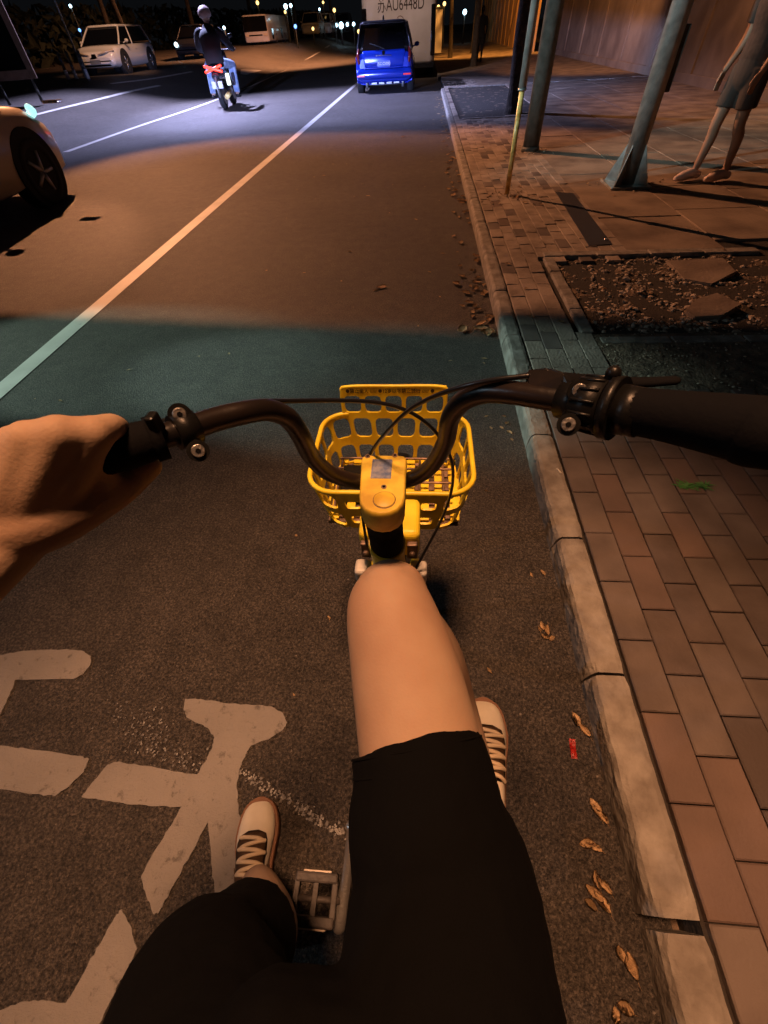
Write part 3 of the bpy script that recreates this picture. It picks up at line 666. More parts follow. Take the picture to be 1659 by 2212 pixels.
def car(name, label, cat, loc, rz, L, W, HT, paint, hood=1.0, boot=0.35, belt=0.62, front='car', kindw=.32, group=None, top=None):
    # forward is +y; hood and boot are the lengths before and behind the cabin
    t = thing(name, label, cat, loc, rz, group)
    hw = W/2; zb = 0.2; zbelt = HT*belt; yf, yr = L/2, -L/2
    bm = nb(); st = []
    hz = zbelt*.93
    prof = [(yr, .40, zbelt*.86, .84), (yr+.05, .26, zbelt*.97, .93), (yr+.3, .22, zbelt, .985), (yr+boot+.2, .2, zbelt, 1.0), (0, .18, zbelt*.985, 1.0), (yf-hood-.1, .2, zbelt*.98, 1.0),
            (yf-hood*.55, .2, hz, .985), (yf-.35, .22, hz*.90, .955), (yf-.10, .24, hz*.80, .88), (yf, .34, hz*.62, .74)]
    for y, z0, z1, k in prof:
        h = hw*k; m = (z0+z1)/2
        st.append([Vector((sx*h*a, y, z)) for sx, a, z in ((-1, .80, z0), (-1, .97, z0+.06), (-1, 1.0, m), (-1, .985, z1-.12), (-1, .93, z1-.03), (-1, .75, z1), (-1, .3, z1+.015), (1, .3, z1+.015), (1, .75, z1), (1, .93, z1-.03), (1, .985, z1-.12), (1, 1.0, m), (1, .97, z0+.06), (1, .80, z0))])
    for i in range(len(st)-1): pass
    fine = []
    for i in range(len(st)-1):
        for k in range(4):
            f = k/4; fine.append([a.lerp(b, f) for a, b in zip(st[i], st[i+1])])
    fine.append(st[-1]); loft(bm, fine)
    obj('body', bm, M[paint], t)
    # glasshouse, pillars, roof
    c0, c1_ = yr+.10, yf-hood+.12; r0, r1 = yr+boot+.12, yf-hood-.62
    bm = nb(); rings = []
    for k in range(6):
        f = k/5; x = hw*(.93*(1-f)+.735*f); e = f**1.0
        rings.append(rrect(-x, x, c0*(1-e)+r0*e, c1_*(1-e)+r1*e, .12, zbelt-.03+(HT-.05-zbelt+.03)*f))
    loft(bm, rings); obj('windows', bm, M['glass'], t)
    bm = nb(); x = hw*.745
    rr_ = [rrect(-x*k, x*k, r0-.04+(1-k)*.3, r1+.05-(1-k)*.4, .12, z) for k, z in ((1.0, HT-.075), (1.01, HT-.045), (.95, HT-.012), (.7, HT))]
    loft(bm, rr_)
    obj('roof', bm, M[top or paint], t)
    for sx in (-1, 1):
        for (ya, yb) in ((c1_, r1), (c0, r0), (c1_-.95-(c1_-r1)*.4, r1-.75)):
            bm = nb(); a = Vector((sx*hw*.915, ya-.03*(ya > 0)+.03*(ya < 0), zbelt-.02)); b = Vector((sx*hw*.735, yb-.02*(yb > 0)+.02*(yb < 0), HT-.06))
            tube(bm, [a, a.lerp(b, .5)+Vector((sx*.012, 0, 0)), b], .035, 8, 3, flat=.7); obj('pillar', bm, M[top or paint], t)
        bm = nb(); sphere(bm, (sx*(hw+.09), c1_-.45, zbelt+.06), .1, (.9, .6, .62), 2); cyl(bm, (sx*hw*.93, c1_-.42, zbelt), (sx*(hw+.05), c1_-.44, zbelt+.04), .02)
        obj('mirror', bm, M[paint], t)
        bm = nb(); box(bm, min(sx*hw*.985, sx*(hw+.004)), max(sx*hw*.985, sx*(hw+.004)), -.2, .0, zbelt*.78, zbelt*.81, .004); obj('door_handle', bm, M[paint], t)
        for yw in (yf-.85, yr+.72):
            bm = nb(); cyl(bm, (sx*hw*.80, yw, kindw+.02), (sx*(hw+.004), yw, kindw+.02), kindw+.075, seg=32); obj('wheel_arch', bm, M['tyre'], t)
            wheel(t, sx*(hw+.012), yw, kindw, .21)
    return t, dict(hw=hw, yf=yf, yr=yr, zbelt=zbelt, hz=hz)
# parked white hatchback facing us, far left
y_ = 25.0; pa = Q(228, 166, y_)
t, d = car('parked_car', 'white hatchback parked at the far left, facing the camera with dark grille', 'car', (pa.x-.1, y_+1.9, terr(pa.x, y_)), R(180), 4.1, 1.85, 1.42, 'carwhite', hood=.95, boot=.2)
bm = nb()                                  # dark trapezoid grille on the nose (front is local +y)
pts = [(-.62, .26), (.62, .26), (.42, .50), (.12, .52), (.07, .62), (-.07, .62), (-.12, .52), (-.42, .50)]
A = [bm.verts.new((x, d['yf']+.012-abs(x)*.06, z)) for x, z in pts]; B = [bm.verts.new((x, d['yf']-.12, z)) for x, z in pts]
bm.faces.new(A)
for i in range(8): bm.faces.new((A[i], A[(i+1) % 8], B[(i+1) % 8], B[i]))
obj('grille', bm, M['glass'], t)
for s in (-1, 1):
    bm = nb(); tube(bm, [(s*.20, d['yf']-.0, .60), (s*.48, d['yf']-.04, .645), (s*.80, d['yf']-.22, .70)], [.015, .045, .05], 8, 4, flat=.8); obj('headlight', bm, M['lens'], t)
bm = nb(); box(bm, -.22, .22, d['yf']+.012, d['yf']+.025, .33, .46); obj('number_plate', bm, M['under'], t)
# second, dim car behind with one bright lamp
y_ = 38.0; pa = Q(395, 128, y_)
t, d = car('oncoming_car', 'dim car with one glaring white headlight behind the scooter', 'car', (pa.x+.5, y_+2, terr(pa.x, y_)), R(180), 4.3, 1.8, 1.45, 'cardark')
bm = nb(); sphere(bm, (.62, d['yf']-.02, .66), .11, sub=2); obj('headlight', bm, M['whitelamp'], t)
bm = nb(); sphere(bm, (-.62, d['yf']-.02, .66), .03, sub=2); obj('headlight', bm, M['amberlamp'], t)
# overtaking car, left edge
gw = G(95, 440); LW = 4.5; XS = gw.x+.22
t, d = car('passing_car', 'pale car passing on the left edge, only its front corner in view', 'car', (XS-.98, gw.y-(LW/2-.85), 0), 0, LW, 1.96, 1.62, 'carcream', hood=1.0, boot=.2, belt=.64, kindw=.35)
CX, CY = XS-.98, gw.y-(LW/2-.85)
for s in (-1, 1):
    bm = nb(); tube(bm, [(s*.52, d['yf']-.02, .80), (s*.72, d['yf']-.10, .86), (s*.90, d['yf']-.38, .93)], [.03, .055, .04], 10, 5, flat=.9); obj('headlight', bm, M['cyanlamp'], t)
bm = nb()
for k in range(6): box(bm, .905+.01, .985, -.0+k*.09, .04+k*.09, .44, .47)
obj('side_marker', bm, M['redlens'], t)
bm = nb(); box(bm, -.5, .5, d['yf']-.03, d['yf']+.01, .42, .62, .02); obj('grille', bm, M['glass'], t)
# plates added round the beam spot to cut off its top and bottom
bm = nb(); BLx, BLy, BLz = -4.75-CX, 7.16-CY, .98
box(bm, BLx-.10, BLx+.10, BLy-.03, BLy+.075, BLz+.0004, BLz+.008); box(bm, BLx-.10, BLx+.10, BLy-.03, BLy+.075, BLz-.0185, BLz-.0130); box(bm, BLx-.10, BLx+.10, BLy-.04, BLy-.03, BLz-.0185, BLz+.012)
obj('beam_cutoff_plates', bm, M['chrome'], t)
# blue car ahead, rear toward us
y_ = 19.3; pa = G(762, 205); pb = G(897, 205)
xc_ = (Q(765, 190, y_-.0).x+Q(897, 190, y_).x)/2
t, d = car('parked_car', 'small blue car parked ahead in our lane, seen from behind', 'car', (xc_, y_+1.75, 0), 0, 3.5, 1.84, 1.56, 'carblue', hood=.7, boot=.02, belt=.60, kindw=.29, top='cardark')
hw, yr = d['hw'], d['yr']
bm = nb(); loft(bm, [rrect(-hw*.93, hw*.93, yr-.05, yr+.12, .06, .33), rrect(-hw*.97, hw*.97, yr-.085, yr+.12, .07, .40), rrect(-hw*.96, hw*.96, yr-.075, yr+.12, .07, .54), rrect(-hw*.9, hw*.9, yr-.01, yr+.1, .06, .575)])
obj('bumper', bm, M['carblue'], t)
bm = nb(); loft(bm, [rrect(-hw*.66, hw*.66, yr-.025, yr+.1, .03, .585), rrect(-hw*.68, hw*.68, yr-.045, yr+.1, .04, .70), rrect(-hw*.70, hw*.70, yr-.035, yr+.1, .04, .80), rrect(-hw*.74, hw*.74, yr-.015, yr+.1, .04, .90), rrect(-hw*.72, hw*.72, yr+.03, yr+.12, .03, .955)])
obj('tailgate', bm, M['carblue'], t)
bm = nb(); pts = [Vector((-hw*.72, yr+.045, .955)), Vector((hw*.72, yr+.045, .955)), Vector((hw*.58, yr+.14, 1.44)), Vector((-hw*.58, yr+.14, 1.44))]
A = [bm.verts.new(p) for p in pts]; B = [bm.verts.new(p+Vector((0, .05, 0))) for p in pts]; bm.faces.new(A)
for i in range(4): bm.faces.new((A[i], A[(i+1) % 4], B[(i+1) % 4], B[i]))
obj('rear_window', bm, M['glass'], t)
bm = nb(); tube(bm, [(.02, yr+.02, .98), (-.2, yr+.03, 1.05), (-.42, yr+.05, 1.10)], .012, 6, 3); obj('wiper', bm, M['blackpl'], t)
bm = nb(); box(bm, -.20, .20, yr-.062, yr-.046, .60, .735, .004); pl = obj('number_plate', bm, M['plate_b'], t)
fr = frame(Vector((0, yr-.0635, .666)), Vector((1, 0, 0)), Vector((0, 0, 1)), Vector((0, -1, 0)))
textobj('plate_text', '苏C·CV093', .088, fr, M['plate_w'], pl, .0005, 1.0)
bm = nb(); tube(bm, [(-.24, yr-.05, .84), (0, yr-.06, .85), (.24, yr-.05, .84)], .012, 8, 3); obj('tailgate_trim', bm, M['chrome'], t)
bm = nb(); cyl(bm, (0, yr-.035, .895), (0, yr-.05, .90), .05, seg=20); obj('emblem', bm, M['chrome'], t)
for s in (-1, 1):
    bm = nb(); box(bm, min(s*.86, s*.62), max(s*.86, s*.62), yr-.10, yr-.088, .40, .435, .005); obj('reflector', bm, M['redlens'], t)
    bm = nb(); tube(bm, [(s*hw*.86, yr+.03, .70), (s*hw*.885, yr+.04, .85), (s*hw*.86, yr+.10, .98)], [.04, .05, .03], 8, 4); obj('tail_light', bm, mat('unlit_tail_lens', (.12, .01, .01), .15), t)
bm = nb(); tube(bm, [(-.62, yr+.35, .22), (0, yr+.35, .21), (.62, yr+.35, .22)], .045, 10, 3)
for x in (-.35, -.1, .15, .38): box(bm, x-.09, x+.09, yr+.12, yr+.18, .20, .26, .01)
cyl(bm, (-.62, yr+.3, .24), (-.55, yr+.3, .24), .13, seg=16); cyl(bm, (.55, yr+.3, .24), (.62, yr+.3, .24), .13, seg=16)
obj('rear_axle', bm, M['under'], t)
bm = nb(); tube(bm, [(0, yr+.4, 1.56), (0, yr+.36, 1.63), (0, yr+.42, 1.66)], [.03, .02, .004], 8, 3); obj('roof_antenna', bm, M['blackpl'], t)

# coach rear
y_ = 24.2; xl = Q(783, 60, y_).x; xr = Q(941, 60, y_).x
t = thing('coach', 'tall white coach with large black characters across its back, ahead of the blue car', 'coach', ((xl+xr)/2, y_, 0))
hw = (xr-xl)/2
bm = nb(); loft(bm, [rrect(-hw*k, hw*k, .0+(1-k), 10, .22, z) for k, z in ((.96, .42), (.99, .5), (1, .8), (1, 2.6), (.985, 3.05), (.93, 3.2))]); obj('body', bm, M['busgrey'], t)
bm = nb(); box(bm, -hw*.98, hw*.98, .05, 9.8, .30, .44); obj('chassis', bm, M['blackpl'], t)
fr = frame(Vector((.07, -.004, 1.93)), Vector((1, 0, 0)), Vector((0, 0, 1)), Vector((0, -1, 0)))
textobj('rear_lettering', '苏AU6448D', .42, fr, M['print'], t, .002, .82)
bm = nb()
for i in range(24):
    a, b = 2*math.pi*i/24, 2*math.pi*(i+1)/24
    bm.faces.new([bm.verts.new((.05+r*math.cos(q), -.004, 1.50+r*1.1*math.sin(q))) for r, q in ((.16, a), (.16, b), (.14, b), (.14, a))])
for a in (0, 2.1, 4.2): tube(bm, [(.05, -.004, 1.50), (.05+.15*math.cos(a), -.004, 1.50+.15*math.sin(a))], .008, 6, 1)
obj('round_emblem', bm, M['darkmetal'], t)
for s in (-1, 1):
    bm = nb(); box(bm, min(s*hw*.995, s*hw*.87), max(s*hw*.995, s*hw*.87), -.012, .25, .62, 1.9, .03); obj('tail_light_column', bm, M['glass'], t)
bm = nb(); box(bm, -hw*.75, hw*.75, -.01, .03, 2.55, 3.0, .02); obj('rear_window', bm, M['glass'], t)
for yw in (2.6, 8.0):
    for s in (-1, 1): wheel(t, s*(hw-.02), yw, .46, .28)

# bus facing us at far left with windscreen in the dark
y_ = 52.0; xa, xb = Q(530, 90, y_).x, Q(583, 90, y_).x; z0 = Q(575, 97, y_).z
t = thing('parked_bus', 'white bus parked facing us across the road, its windscreen dark', 'bus', ((xa+xb)/2, y_, z0))
hw = (xb-xa)/2; HB = Q(600, 30, y_).z-z0+.05
bm = nb(); loft(bm, [rrect(-hw*k, hw*k, 0, 7.5, .2, z) for k, z in ((.96, .18), (1, .25), (1, HB*.5), (.97, HB*.97), (.9, HB))]); obj('body', bm, M['busgrey'], t)
bm = nb(); box(bm, -hw*.93, hw*.93, -.02, .1, HB*.45, HB*.96, .04); obj('windscreen', bm, M['glass'], t)
bm = nb(); box(bm, -hw*.9, hw*.5, -.02, .05, .52, .60, .02); obj('grille', bm, M['glass'], t)
for s in (-1, 1):
    bm = nb(); box(bm, min(s*hw*.9, s*hw*.6), max(s*hw*.9, s*hw*.6), -.03, .04, .5, .64, .02); obj('headlight', bm, M['lens'], t)
for yy in (1.2, 4.6):
    bm = nb(); box(bm, hw-.03, hw+.015, yy, yy+.6, .3, HB*.55, .02); obj('door', bm, M['glass'], t)
    wheel(t, hw+.01, yy+1.5, .32, .25); wheel(t, -hw-.01, yy+1.5, .32, .25)
# far vans and cars
for i, (u, v, y_, k, lb) in enumerate([(672, 80, 66, 'busgrey', 'pale van far down the road, beyond the parked bus'), (700, 77, 74, 'busgrey', 'furthest pale van at the end of the road'), (740, 72, 80, 'cardark', 'far dark car with bluish white lamps')]):
    pa = Q(u, v, y_); t, d = car('distant_car', lb, 'car', (pa.x, y_+2, max(terr(pa.x, y_), pa.z)), R(180), 4.2, 1.9, 1.7, k, hood=.6, belt=.6, group='vehicles far down the road')
    if i == 2:
        for s in (-1, 1): bm = nb(); sphere(bm, (s*.7, d['yf'], .7), .16, sub=2); obj('headlight', bm, M['whitelamp'], t)
# lit signs and lamps in the distance
def lamp_at(name, label, cat, u, v, y_, size, m, post=True):
    p = Q(u, v, y_); g_ = terr(p.x, p.y) if p.x < .6 else KZ
    t = thing(name, label, cat, (p.x, p.y, g_))
    hgt = max(p.z-g_, .1)
    bm = nb(); sphere(bm, (0, 0, hgt), size, sub=2); obj('lamp', bm, M[m], t)
    bm = nb(); cyl(bm, (0, .02, 0), (0, .02, hgt), size*.25+.01, seg=8); obj('post', bm, M['dull'], t)
for a in [('distant_lamp', 'cyan white lamp above the parked bus', 'lamp', 617, 14, 56, .16, 'whitelamp'), ('distant_lamp', 'cyan white lamp just right of its twin above the bus', 'lamp', 628, 12, 56, .12, 'whitelamp'),
          ('distant_lamp', 'amber lamp directly over the parked bus roof', 'lamp', 616, 26, 56, .10, 'amberlamp'), ('distant_lamp', 'small blue lamp right of the parked bus', 'lamp', 638, 57, 52, .12, 'bluelamp'),
          ('distant_lamp', 'white lamp low beside the pale vans', 'lamp', 676, 62, 60, .12, 'amberlamp'), ('distant_lamp', 'bright bluish lamp far down the road left of the coach', 'lamp', 737, 55, 70, .26, 'whitelamp'),
          ('distant_lamp', 'second bluish lamp nearest the coach', 'lamp', 764, 52, 70, .15, 'whitelamp'), ('distant_lamp', 'tiny blue lamp left of the white hatchback', 'lamp', 172, 65, 30, .06, 'bluelamp'),
          ('distant_lamp', 'yellow lamp on the pavement just right of the coach', 'lamp', 947, 15, 45, .10, 'amberlamp'), ('distant_lamp', 'yellow lamp further right on the pavement', 'lamp', 960, 8, 50, .12, 'amberlamp'),
          ('distant_lamp', 'white lit sign lamp between the pavement trees', 'lamp', 1004, 26, 60, .18, 'whitelamp'), ('distant_lamp', 'blue white lamp left of the scooter rider', 'lamp', 484, 60, 45, .09, 'whitelamp'),
          ('distant_lamp', 'yellow lamp high above the end of the road', 'lamp', 698, 5, 75, .12, 'amberlamp'), ('distant_lamp', 'orange lamp above the bus windscreen at the top edge', 'lamp', 556, 6, 60, .14, 'amberlamp'), ('distant_lamp', 'thin pale lamp beyond the road bend', 'lamp', 584, 45, 58, .10, 'amberlamp'),
          ('distant_lamp', 'white lamp midway between bus and coach', 'lamp', 690, 20, 72, .10, 'whitelamp'), ('distant_lamp', 'amber lamp touching the left edge of the coach', 'lamp', 775, 68, 30, .07, 'amberlamp'), ('distant_lamp', 'soft amber lamp high left of the coach', 'lamp', 722, 22, 70, .16, 'amberlamp'),
          ('distant_lamp', 'pale lamp at the left top edge of the dark trees', 'lamp', 152, 13, 40, .08, 'whitelamp')]:
    lamp_at(*a)
p = Q(948, 45, 40)
t = thing('lit_kiosk', 'pale narrow lit pillar on the far pavement right of the coach', 'kiosk', (p.x, 40, KZ))
bm = nb(); box(bm, -.22, .22, -.2, .2, .1, 1.9, .02); obj('cabinet', bm, M['carwhite'], t); bm = nb(); box(bm, -.25, .25, -.23, .23, 1.9, 2.0, .02); obj('top_cap', bm, M['dull'], t)

# ------------------------------------------------------------------ people
def limb(bm, pts, rad, n=5, seg=14, flat=1.0, up=None, cap='round'): tube(bm, pts, rad, seg, n, cap, flat, up)
def shoe_mesh(parent, heel, toe_dir, z, L=.285, side=1, dark=False):
    # heel: sole centre at the heel; toe_dir unit vector in xy
    y = Vector(toe_dir).normalized(); x = Vector((y.y, -y.x, 0)); zz = x.cross(y)
    F = frame(Vector((heel[0], heel[1], z)), x, y, zz)
    def hwid(t, s):
        w = np.interp(t, [0, .04, .12, .3, .5, .7, .82, .92, .97, 1], [.010, .025, .034, .037, .040, .048, .047, .037, .025, .006])
        if s == side: w *= np.interp(t, [0, .3, .6, .8, 1], [1, 1, 1.12, 1.02, 1])
        else: w *= np.interp(t, [0, .3, .5, .8, 1], [1, .96, .95, 1.02, 1])
        return w
    hh = lambda t: np.interp(t, [0, .05, .15, .33, .5, .65, .8, .92, 1], [.055, .080, .086, .094, .082, .068, .055, .042, .018])
    def ringz(t, k, zb, hk=1.0, dz=0, n=9, top=1.0):
        out = []
        for i in range(n+1):
            a = math.pi*i/n; s = -1 if a > math.pi/2 else 1
            out.append(Vector((math.copysign(abs(math.cos(a))**.75, math.cos(a))*hwid(t, s)*k, t*L, zb+(hh(t)-zb)*hk*(math.sin(a)**.8)+dz)))
        return out
    bm = nb(); ts = [0.0, .02, .05, .1, .15, .2, .3, .4, .5, .6, .7, .78, .85, .91, .95, .98, 1.0]
    loft(bm, [ringz(t, 1, .02) for t in ts]); bm.transform(F)
    up = obj('shoe', bm, M['canvas'], parent, world=True)
    for k, (z0_, z1_, kk) in enumerate([(0.0, .024, 1.12)]):
        bm = nb(); o1 = [Vector((hwid(t, 1)*kk+.001, t*L*1.03-.004, 0)) for t in ts]+[Vector((-hwid(t, -1)*kk-.001, t*L*1.03-.004, 0)) for t in ts[::-1]]
        loft(bm, [[p*1.0+Vector((0, 0, z0_)) for p in o1], [p+Vector((0, 0, z0_+.018)) for p in o1], [Vector((p.x*.97, p.y*.992+.001, z1_+.002)) for p in o1]]); bm.transform(F)
        obj('sole', bm, M['gum'], up)
    # dark opening with tongue
    bm = nb(); tt = [.30, .36, .44, .52, .60, .66, .71, .74]
    rr_ = []
    for t in tt:
        k = np.interp(t, [.30, .5, .64, .71, .74], [.62, .66, .60, .42, .12]); out = []
        for i in range(9):
            a = math.pi*(.5+(i-4)/8*.9*k); s = -1 if a > math.pi/2 else 1
            out.append(Vector((math.copysign(abs(math.cos(a))**.75, math.cos(a))*hwid(t, s)*1.03, t*L, .02+(hh(t)-.02)*(math.sin(a)**.8)+.0025)))
        rr_.append(out)
    loft(bm, rr_, cap=False)
    bmesh.ops.solidify(bm, geom=list(bm.faces), thickness=.002)
    bm.transform(F); obj('tongue', bm, M['tongue'], up)
    for k in range(9):
        t0 = .33+k*.043; bm = nb(); pts = []
        sgn = 1 if k % 2 else -1
        for i in range(7):
            f = (i-3)/3; a = math.pi/2-f*np.interp(t0, [.3, .55, .7], [.80, .78, .50]); t = t0+sgn*f*.022+.012*(1-f*f)
            pts.append(Vector((math.copysign(abs(math.cos(a))**.75, math.cos(a))*hwid(t, 1)*1.04, t*L, .02+(hh(t)-.02)*(max(math.sin(a), 0)**.8)+.0055+.002*(1-abs(f)))))
        tube(bm, pts, .0046, 8, 2, flat=.9); bm.transform(F); obj('lace', bm, M['lace'], up)
    bm = nb()                              # side stripe
    for s in (-1, 1):
        pts = []
        for t, zz_ in ((.20, .045), (.28, .038), (.38, .042), (.48, .055)):
            pts.append(Vector((s*(hwid(t, s)*1.005), t*L, zz_)))
        tube(bm, pts, [.004, .011, .010, .003], 8, 4, flat=.35, up=(s, 0, .3))
    bm.transform(F); obj('side_stripe', bm, M['tongue'], up)
    return up

# --- the rider whose lap we look over
rider = thing('rider', 'rider in black shorts and cream trainers astride the yellow bicycle', 'person', (-.05, -.2, 0))
bm = nb()
# right leg
RK = [(0.045, -.20, .83), P(960, 1900, .47), P(905, 1600, .545), P(873, 1440, .585), P(845, 1325, .617), P(843, 1288, .650)]
limb(bm, RK, [.088, .084, .0800, .0755, .0665, .0570], 8, 56)
sphere(bm, P(838, 1268, .612), .040, (1, .8, .8), 4)
limb(bm, [P(846, 1286, .640), P(872, 1335, .71), P(930, 1420, .79), P(978, 1530, .90), Vector((.158, .115, .32)), Vector((.160, .125, .27))], [.056, .054, .060, .052, .038, .036], 8, 48)
limb(bm, [Vector((.158, .11, .27)), Vector((.176, .18, .245))], [.035, .028], 3)
# left leg
LK = [(-.13, -.22, .84), P(450, 2190, .50), P(545, 2050, .66)]
limb(bm, LK, [.088, .080, .062], 6, 20)
limb(bm, [P(550, 2040, .68), P(574, 2015, .76), P(570, 1955, .86), P(556, 1912, .95), Vector((-.375, -.075, .06))], [.058, .058, .048, .037, .036], 6, 20)
limb(bm, [Vector((-.376, -.085, .07)), Vector((-.385, -.02, .05))], [.035, .026], 3)
# trunk, neck, head
limb(bm, [(-.03, -.27, .86), (-.03, -.29, 1.0), (-.03, -.29, 1.18), (-.03, -.28, 1.36), (-.03, -.27, 1.43)], [.15, .13, .145, .13, .07], 6, 24, .75, (0, 1, 0))
limb(bm, [(-.03, -.27, 1.40), (-.03, -.25, 1.54)], [.056, .052], 4)
sphere(bm, (-.03, -.22, 1.64), .1, (.78, .95, 1.12), 4); limb(bm, [(-.03, -.18, 1.585), (-.03, -.155, 1.565)], [.055, .035], 3)
limb(bm, [(-.03, -.135, 1.655), (-.03, -.115, 1.625)], [.010, .014], 3, 8)
for s in (-1, 1): limb(bm, [(-.03+s*.078, -.22, 1.655), (-.03+s*.086, -.225, 1.625)], [.014, .01], 3, 8)
# left arm
SHL = Vector((-.21, -.26, 1.35)); ELB = Vector((-.50, -.06, 1.08)); WR = P(5, 1165, .335)
limb(bm, [(-.12, -.27, 1.37), SHL, SHL.lerp(ELB, .5)+Vector((0, 0, -.01)), ELB], [.07, .060, .046, .042], 5, 16)
limb(bm, [ELB, ELB.lerp(WR, .35), ELB.lerp(WR, .75), WR], [.046, .048, .040, .0345], 5, 16, .82, (0, 0, 1))
# right arm, bent up to the phone behind the camera
limb(bm, [(.06, -.27, 1.37), (.15, -.27, 1.35), (.24, -.28, 1.14), (.24, -.30, 1.10)], [.07, .058, .044, .042], 5, 16)
limb(bm, [(.24, -.30, 1.10), (.17, -.24, 1.22), (.11, -.18, 1.33)], [.042, .036, .027], 5, 14)
limb(bm, [(.11, -.18, 1.33), (.09, -.15, 1.38)], [.034, .036], 3, 14, .5)
for k in range(4): limb(bm, [(.07+k*.018, -.14, 1.40), (.07+k*.018, -.115, 1.43), (.065+k*.018, -.09, 1.44)], [.009, .008, .007], 3, 8)
# left hand on the grip: back of the hand
mcp = [P(202, 938, .312), P(128, 938, .298), P(62, 948, .296), P(2, 968, .300)]
mr = [.0145, .0148, .0140, .0128]
for k, (m_, r_) in enumerate(zip(mcp, mr)):
    w_ = WR+(mcp[0]-mcp[3]).normalized()*(.016-.011*k)
    limb(bm, [w_, w_.lerp(m_, .5)+(cam_o.location-m_).normalized()*.003, m_], [.0185, .0175, r_], 5, 14)
for k in range(3): limb(bm, [WR.lerp(mcp[k], .35), mcp[k].lerp(mcp[k+1], .5)], [.019, .0135], 4, 12)
limb(bm, [mcp[0].lerp(WR, .12), P(196, 1010, .336), P(212, 1056, .352)], [.013, .015, .018], 4, 12)
# fingers round the grip
for k in range(4):
    ox, oy, oz = [(0, 0, 0), (-70, 12, -.012), (-140, 28, -.016), (-200, 46, -.018)][k]; sc = [1, 1.02, .97, .85][k]
    ch = [mcp[k], P(244+ox, 922+oy, .330+oz), P(262+ox, 942+oy, .366+oz), P(262+ox, 985+oy, .384+oz)]
    limb(bm, ch, [mr[k]*.93, .0108*sc, .0098*sc, .0085*sc], 5, 12)
# thumb below the grip
limb(bm, [WR.lerp(mcp[0], .2)+Vector((0, 0, -.004)), P(110, 1110, .338), P(190, 1080, .348), P(258, 1052, .366), P(322, 1006, .386)], [.030, .0285, .0225, .0165, .0120], 6, 14)
body = obj('body', remesh(bm, .0032, 6), M['skin'], rider, world=True)
# shorts
bm = nb()
limb(bm, [(0.035, -.22, .84), P(960, 1950, .455), P(925, 1790, .485), P(916, 1690, .508), P(900, 1612, .531)], [.112, .103, .0945, .0870, .0830], 6, 28, cap='flat')
limb(bm, [(-.12, -.23, .84), P(430, 2200, .47), P(478, 2112, .54), P(540, 2022, .635)], [.112, .100, .084, .073], 6, 28, cap='flat')
limb(bm, [(-.04, -.26, .86), (-.04, -.27, 1.0)], [.17, .150], 4, 24, .85, (0, 1, 0))
limb(bm, [(.03, -.16, .84), (-.10, -.16, .83)], .085, 4, 20)
me = remesh(bm, .005, 6)
nrm_ = [v.normal.copy() for v in me.vertices]
for v, n_ in zip(me.vertices, nrm_):
    c_ = v.co.copy(); v.co = c_+n_*(.0028*noise.noise(Vector((c_.x*22, c_.y*9, c_.z*22)))+.0014*noise.noise(c_*55))
sho = obj('shorts', me, M['shorts'], rider, world=True)
bm = nb(); a_, b_ = P(900, 1612, .531), P(905, 1640, .524); d_ = (b_-a_).normalized(); u_ = d_.orthogonal().normalized(); v_ = d_.cross(u_)
for rr__, off_ in ((.0833, .002), (.0846, .022)):
    cc_ = a_+d_*off_; tube(bm, [cc_+(u_*math.cos(q_)+v_*math.sin(q_))*rr__ for q_ in [2*math.pi*k_/48 for k_ in range(49)]], .0014, 6, 1)
obj('hem_seam', bm, M['shorts'], sho, world=True)
for q in ([P(906, 1612, .528), P(904, 1604, .530), .0885], ):
    pass
bm = nb()
limb(bm, [(-.035, -.26, .93), (-.03, -.28, 1.05), (-.03, -.285, 1.22), (-.03, -.28, 1.37)], [.165, .155, .165, .14], 6, 28, .82, (0, 1, 0))
limb(bm, [(-.10, -.27, 1.36), (-.21, -.26, 1.35), (-.30, -.19, 1.26)], [.085, .075, .062], 5, 20, cap='flat')
limb(bm, [(.04, -.27, 1.36), (.15, -.27, 1.35), (.19, -.275, 1.22)], [.085, .075, .062], 5, 20, cap='flat')
obj('shirt', remesh(bm, .008, 4), M['shirt'], rider, world=True)
bm = nb(); sphere(bm, (-.03, -.245, 1.665), .108, (.82, .92, 1.05), 3)
bmesh.ops.bisect_plane(bm, geom=list(bm.verts)+list(bm.edges)+list(bm.faces), plane_co=(-.03, -.17, 1.68), plane_no=(0, 1, -.35), clear_outer=True)
obj('hair', bm, M['hair'], rider, smooth=True, world=True)
for s in (-1, 1):
    bm = nb(); sphere(bm, (-.03+s*.032, -.130, 1.65), .011, sub=2); obj('eye', bm, M['plate_w'], rider, world=True)
bm = nb(); tube(bm, [(-.05, -.126, 1.592), (-.03, -.122, 1.59), (-.01, -.126, 1.592)], .005, 8, 3, flat=.6); obj('mouth', bm, mat('lips', (.4, .14, .11), .5), rider, world=True)
for q in (P(961, 2155, .36), P(961, 2170, .36)):
    pass
# shoes
hl = Vector((-.366, -.158, 0)); td = (Vector((-.412, .118, 0))-hl)
sh = shoe_mesh(rider, hl, td, .004, td.length, side=-1); sh['label'] = 'left shoe flat on the asphalt'
hr = Vector((.178, .075, 0)); tdr = Vector((.190, .350, 0))-hr
sh = shoe_mesh(rider, hr, tdr, .212, tdr.length, side=1); sh['label'] = 'right shoe resting on the pedal'

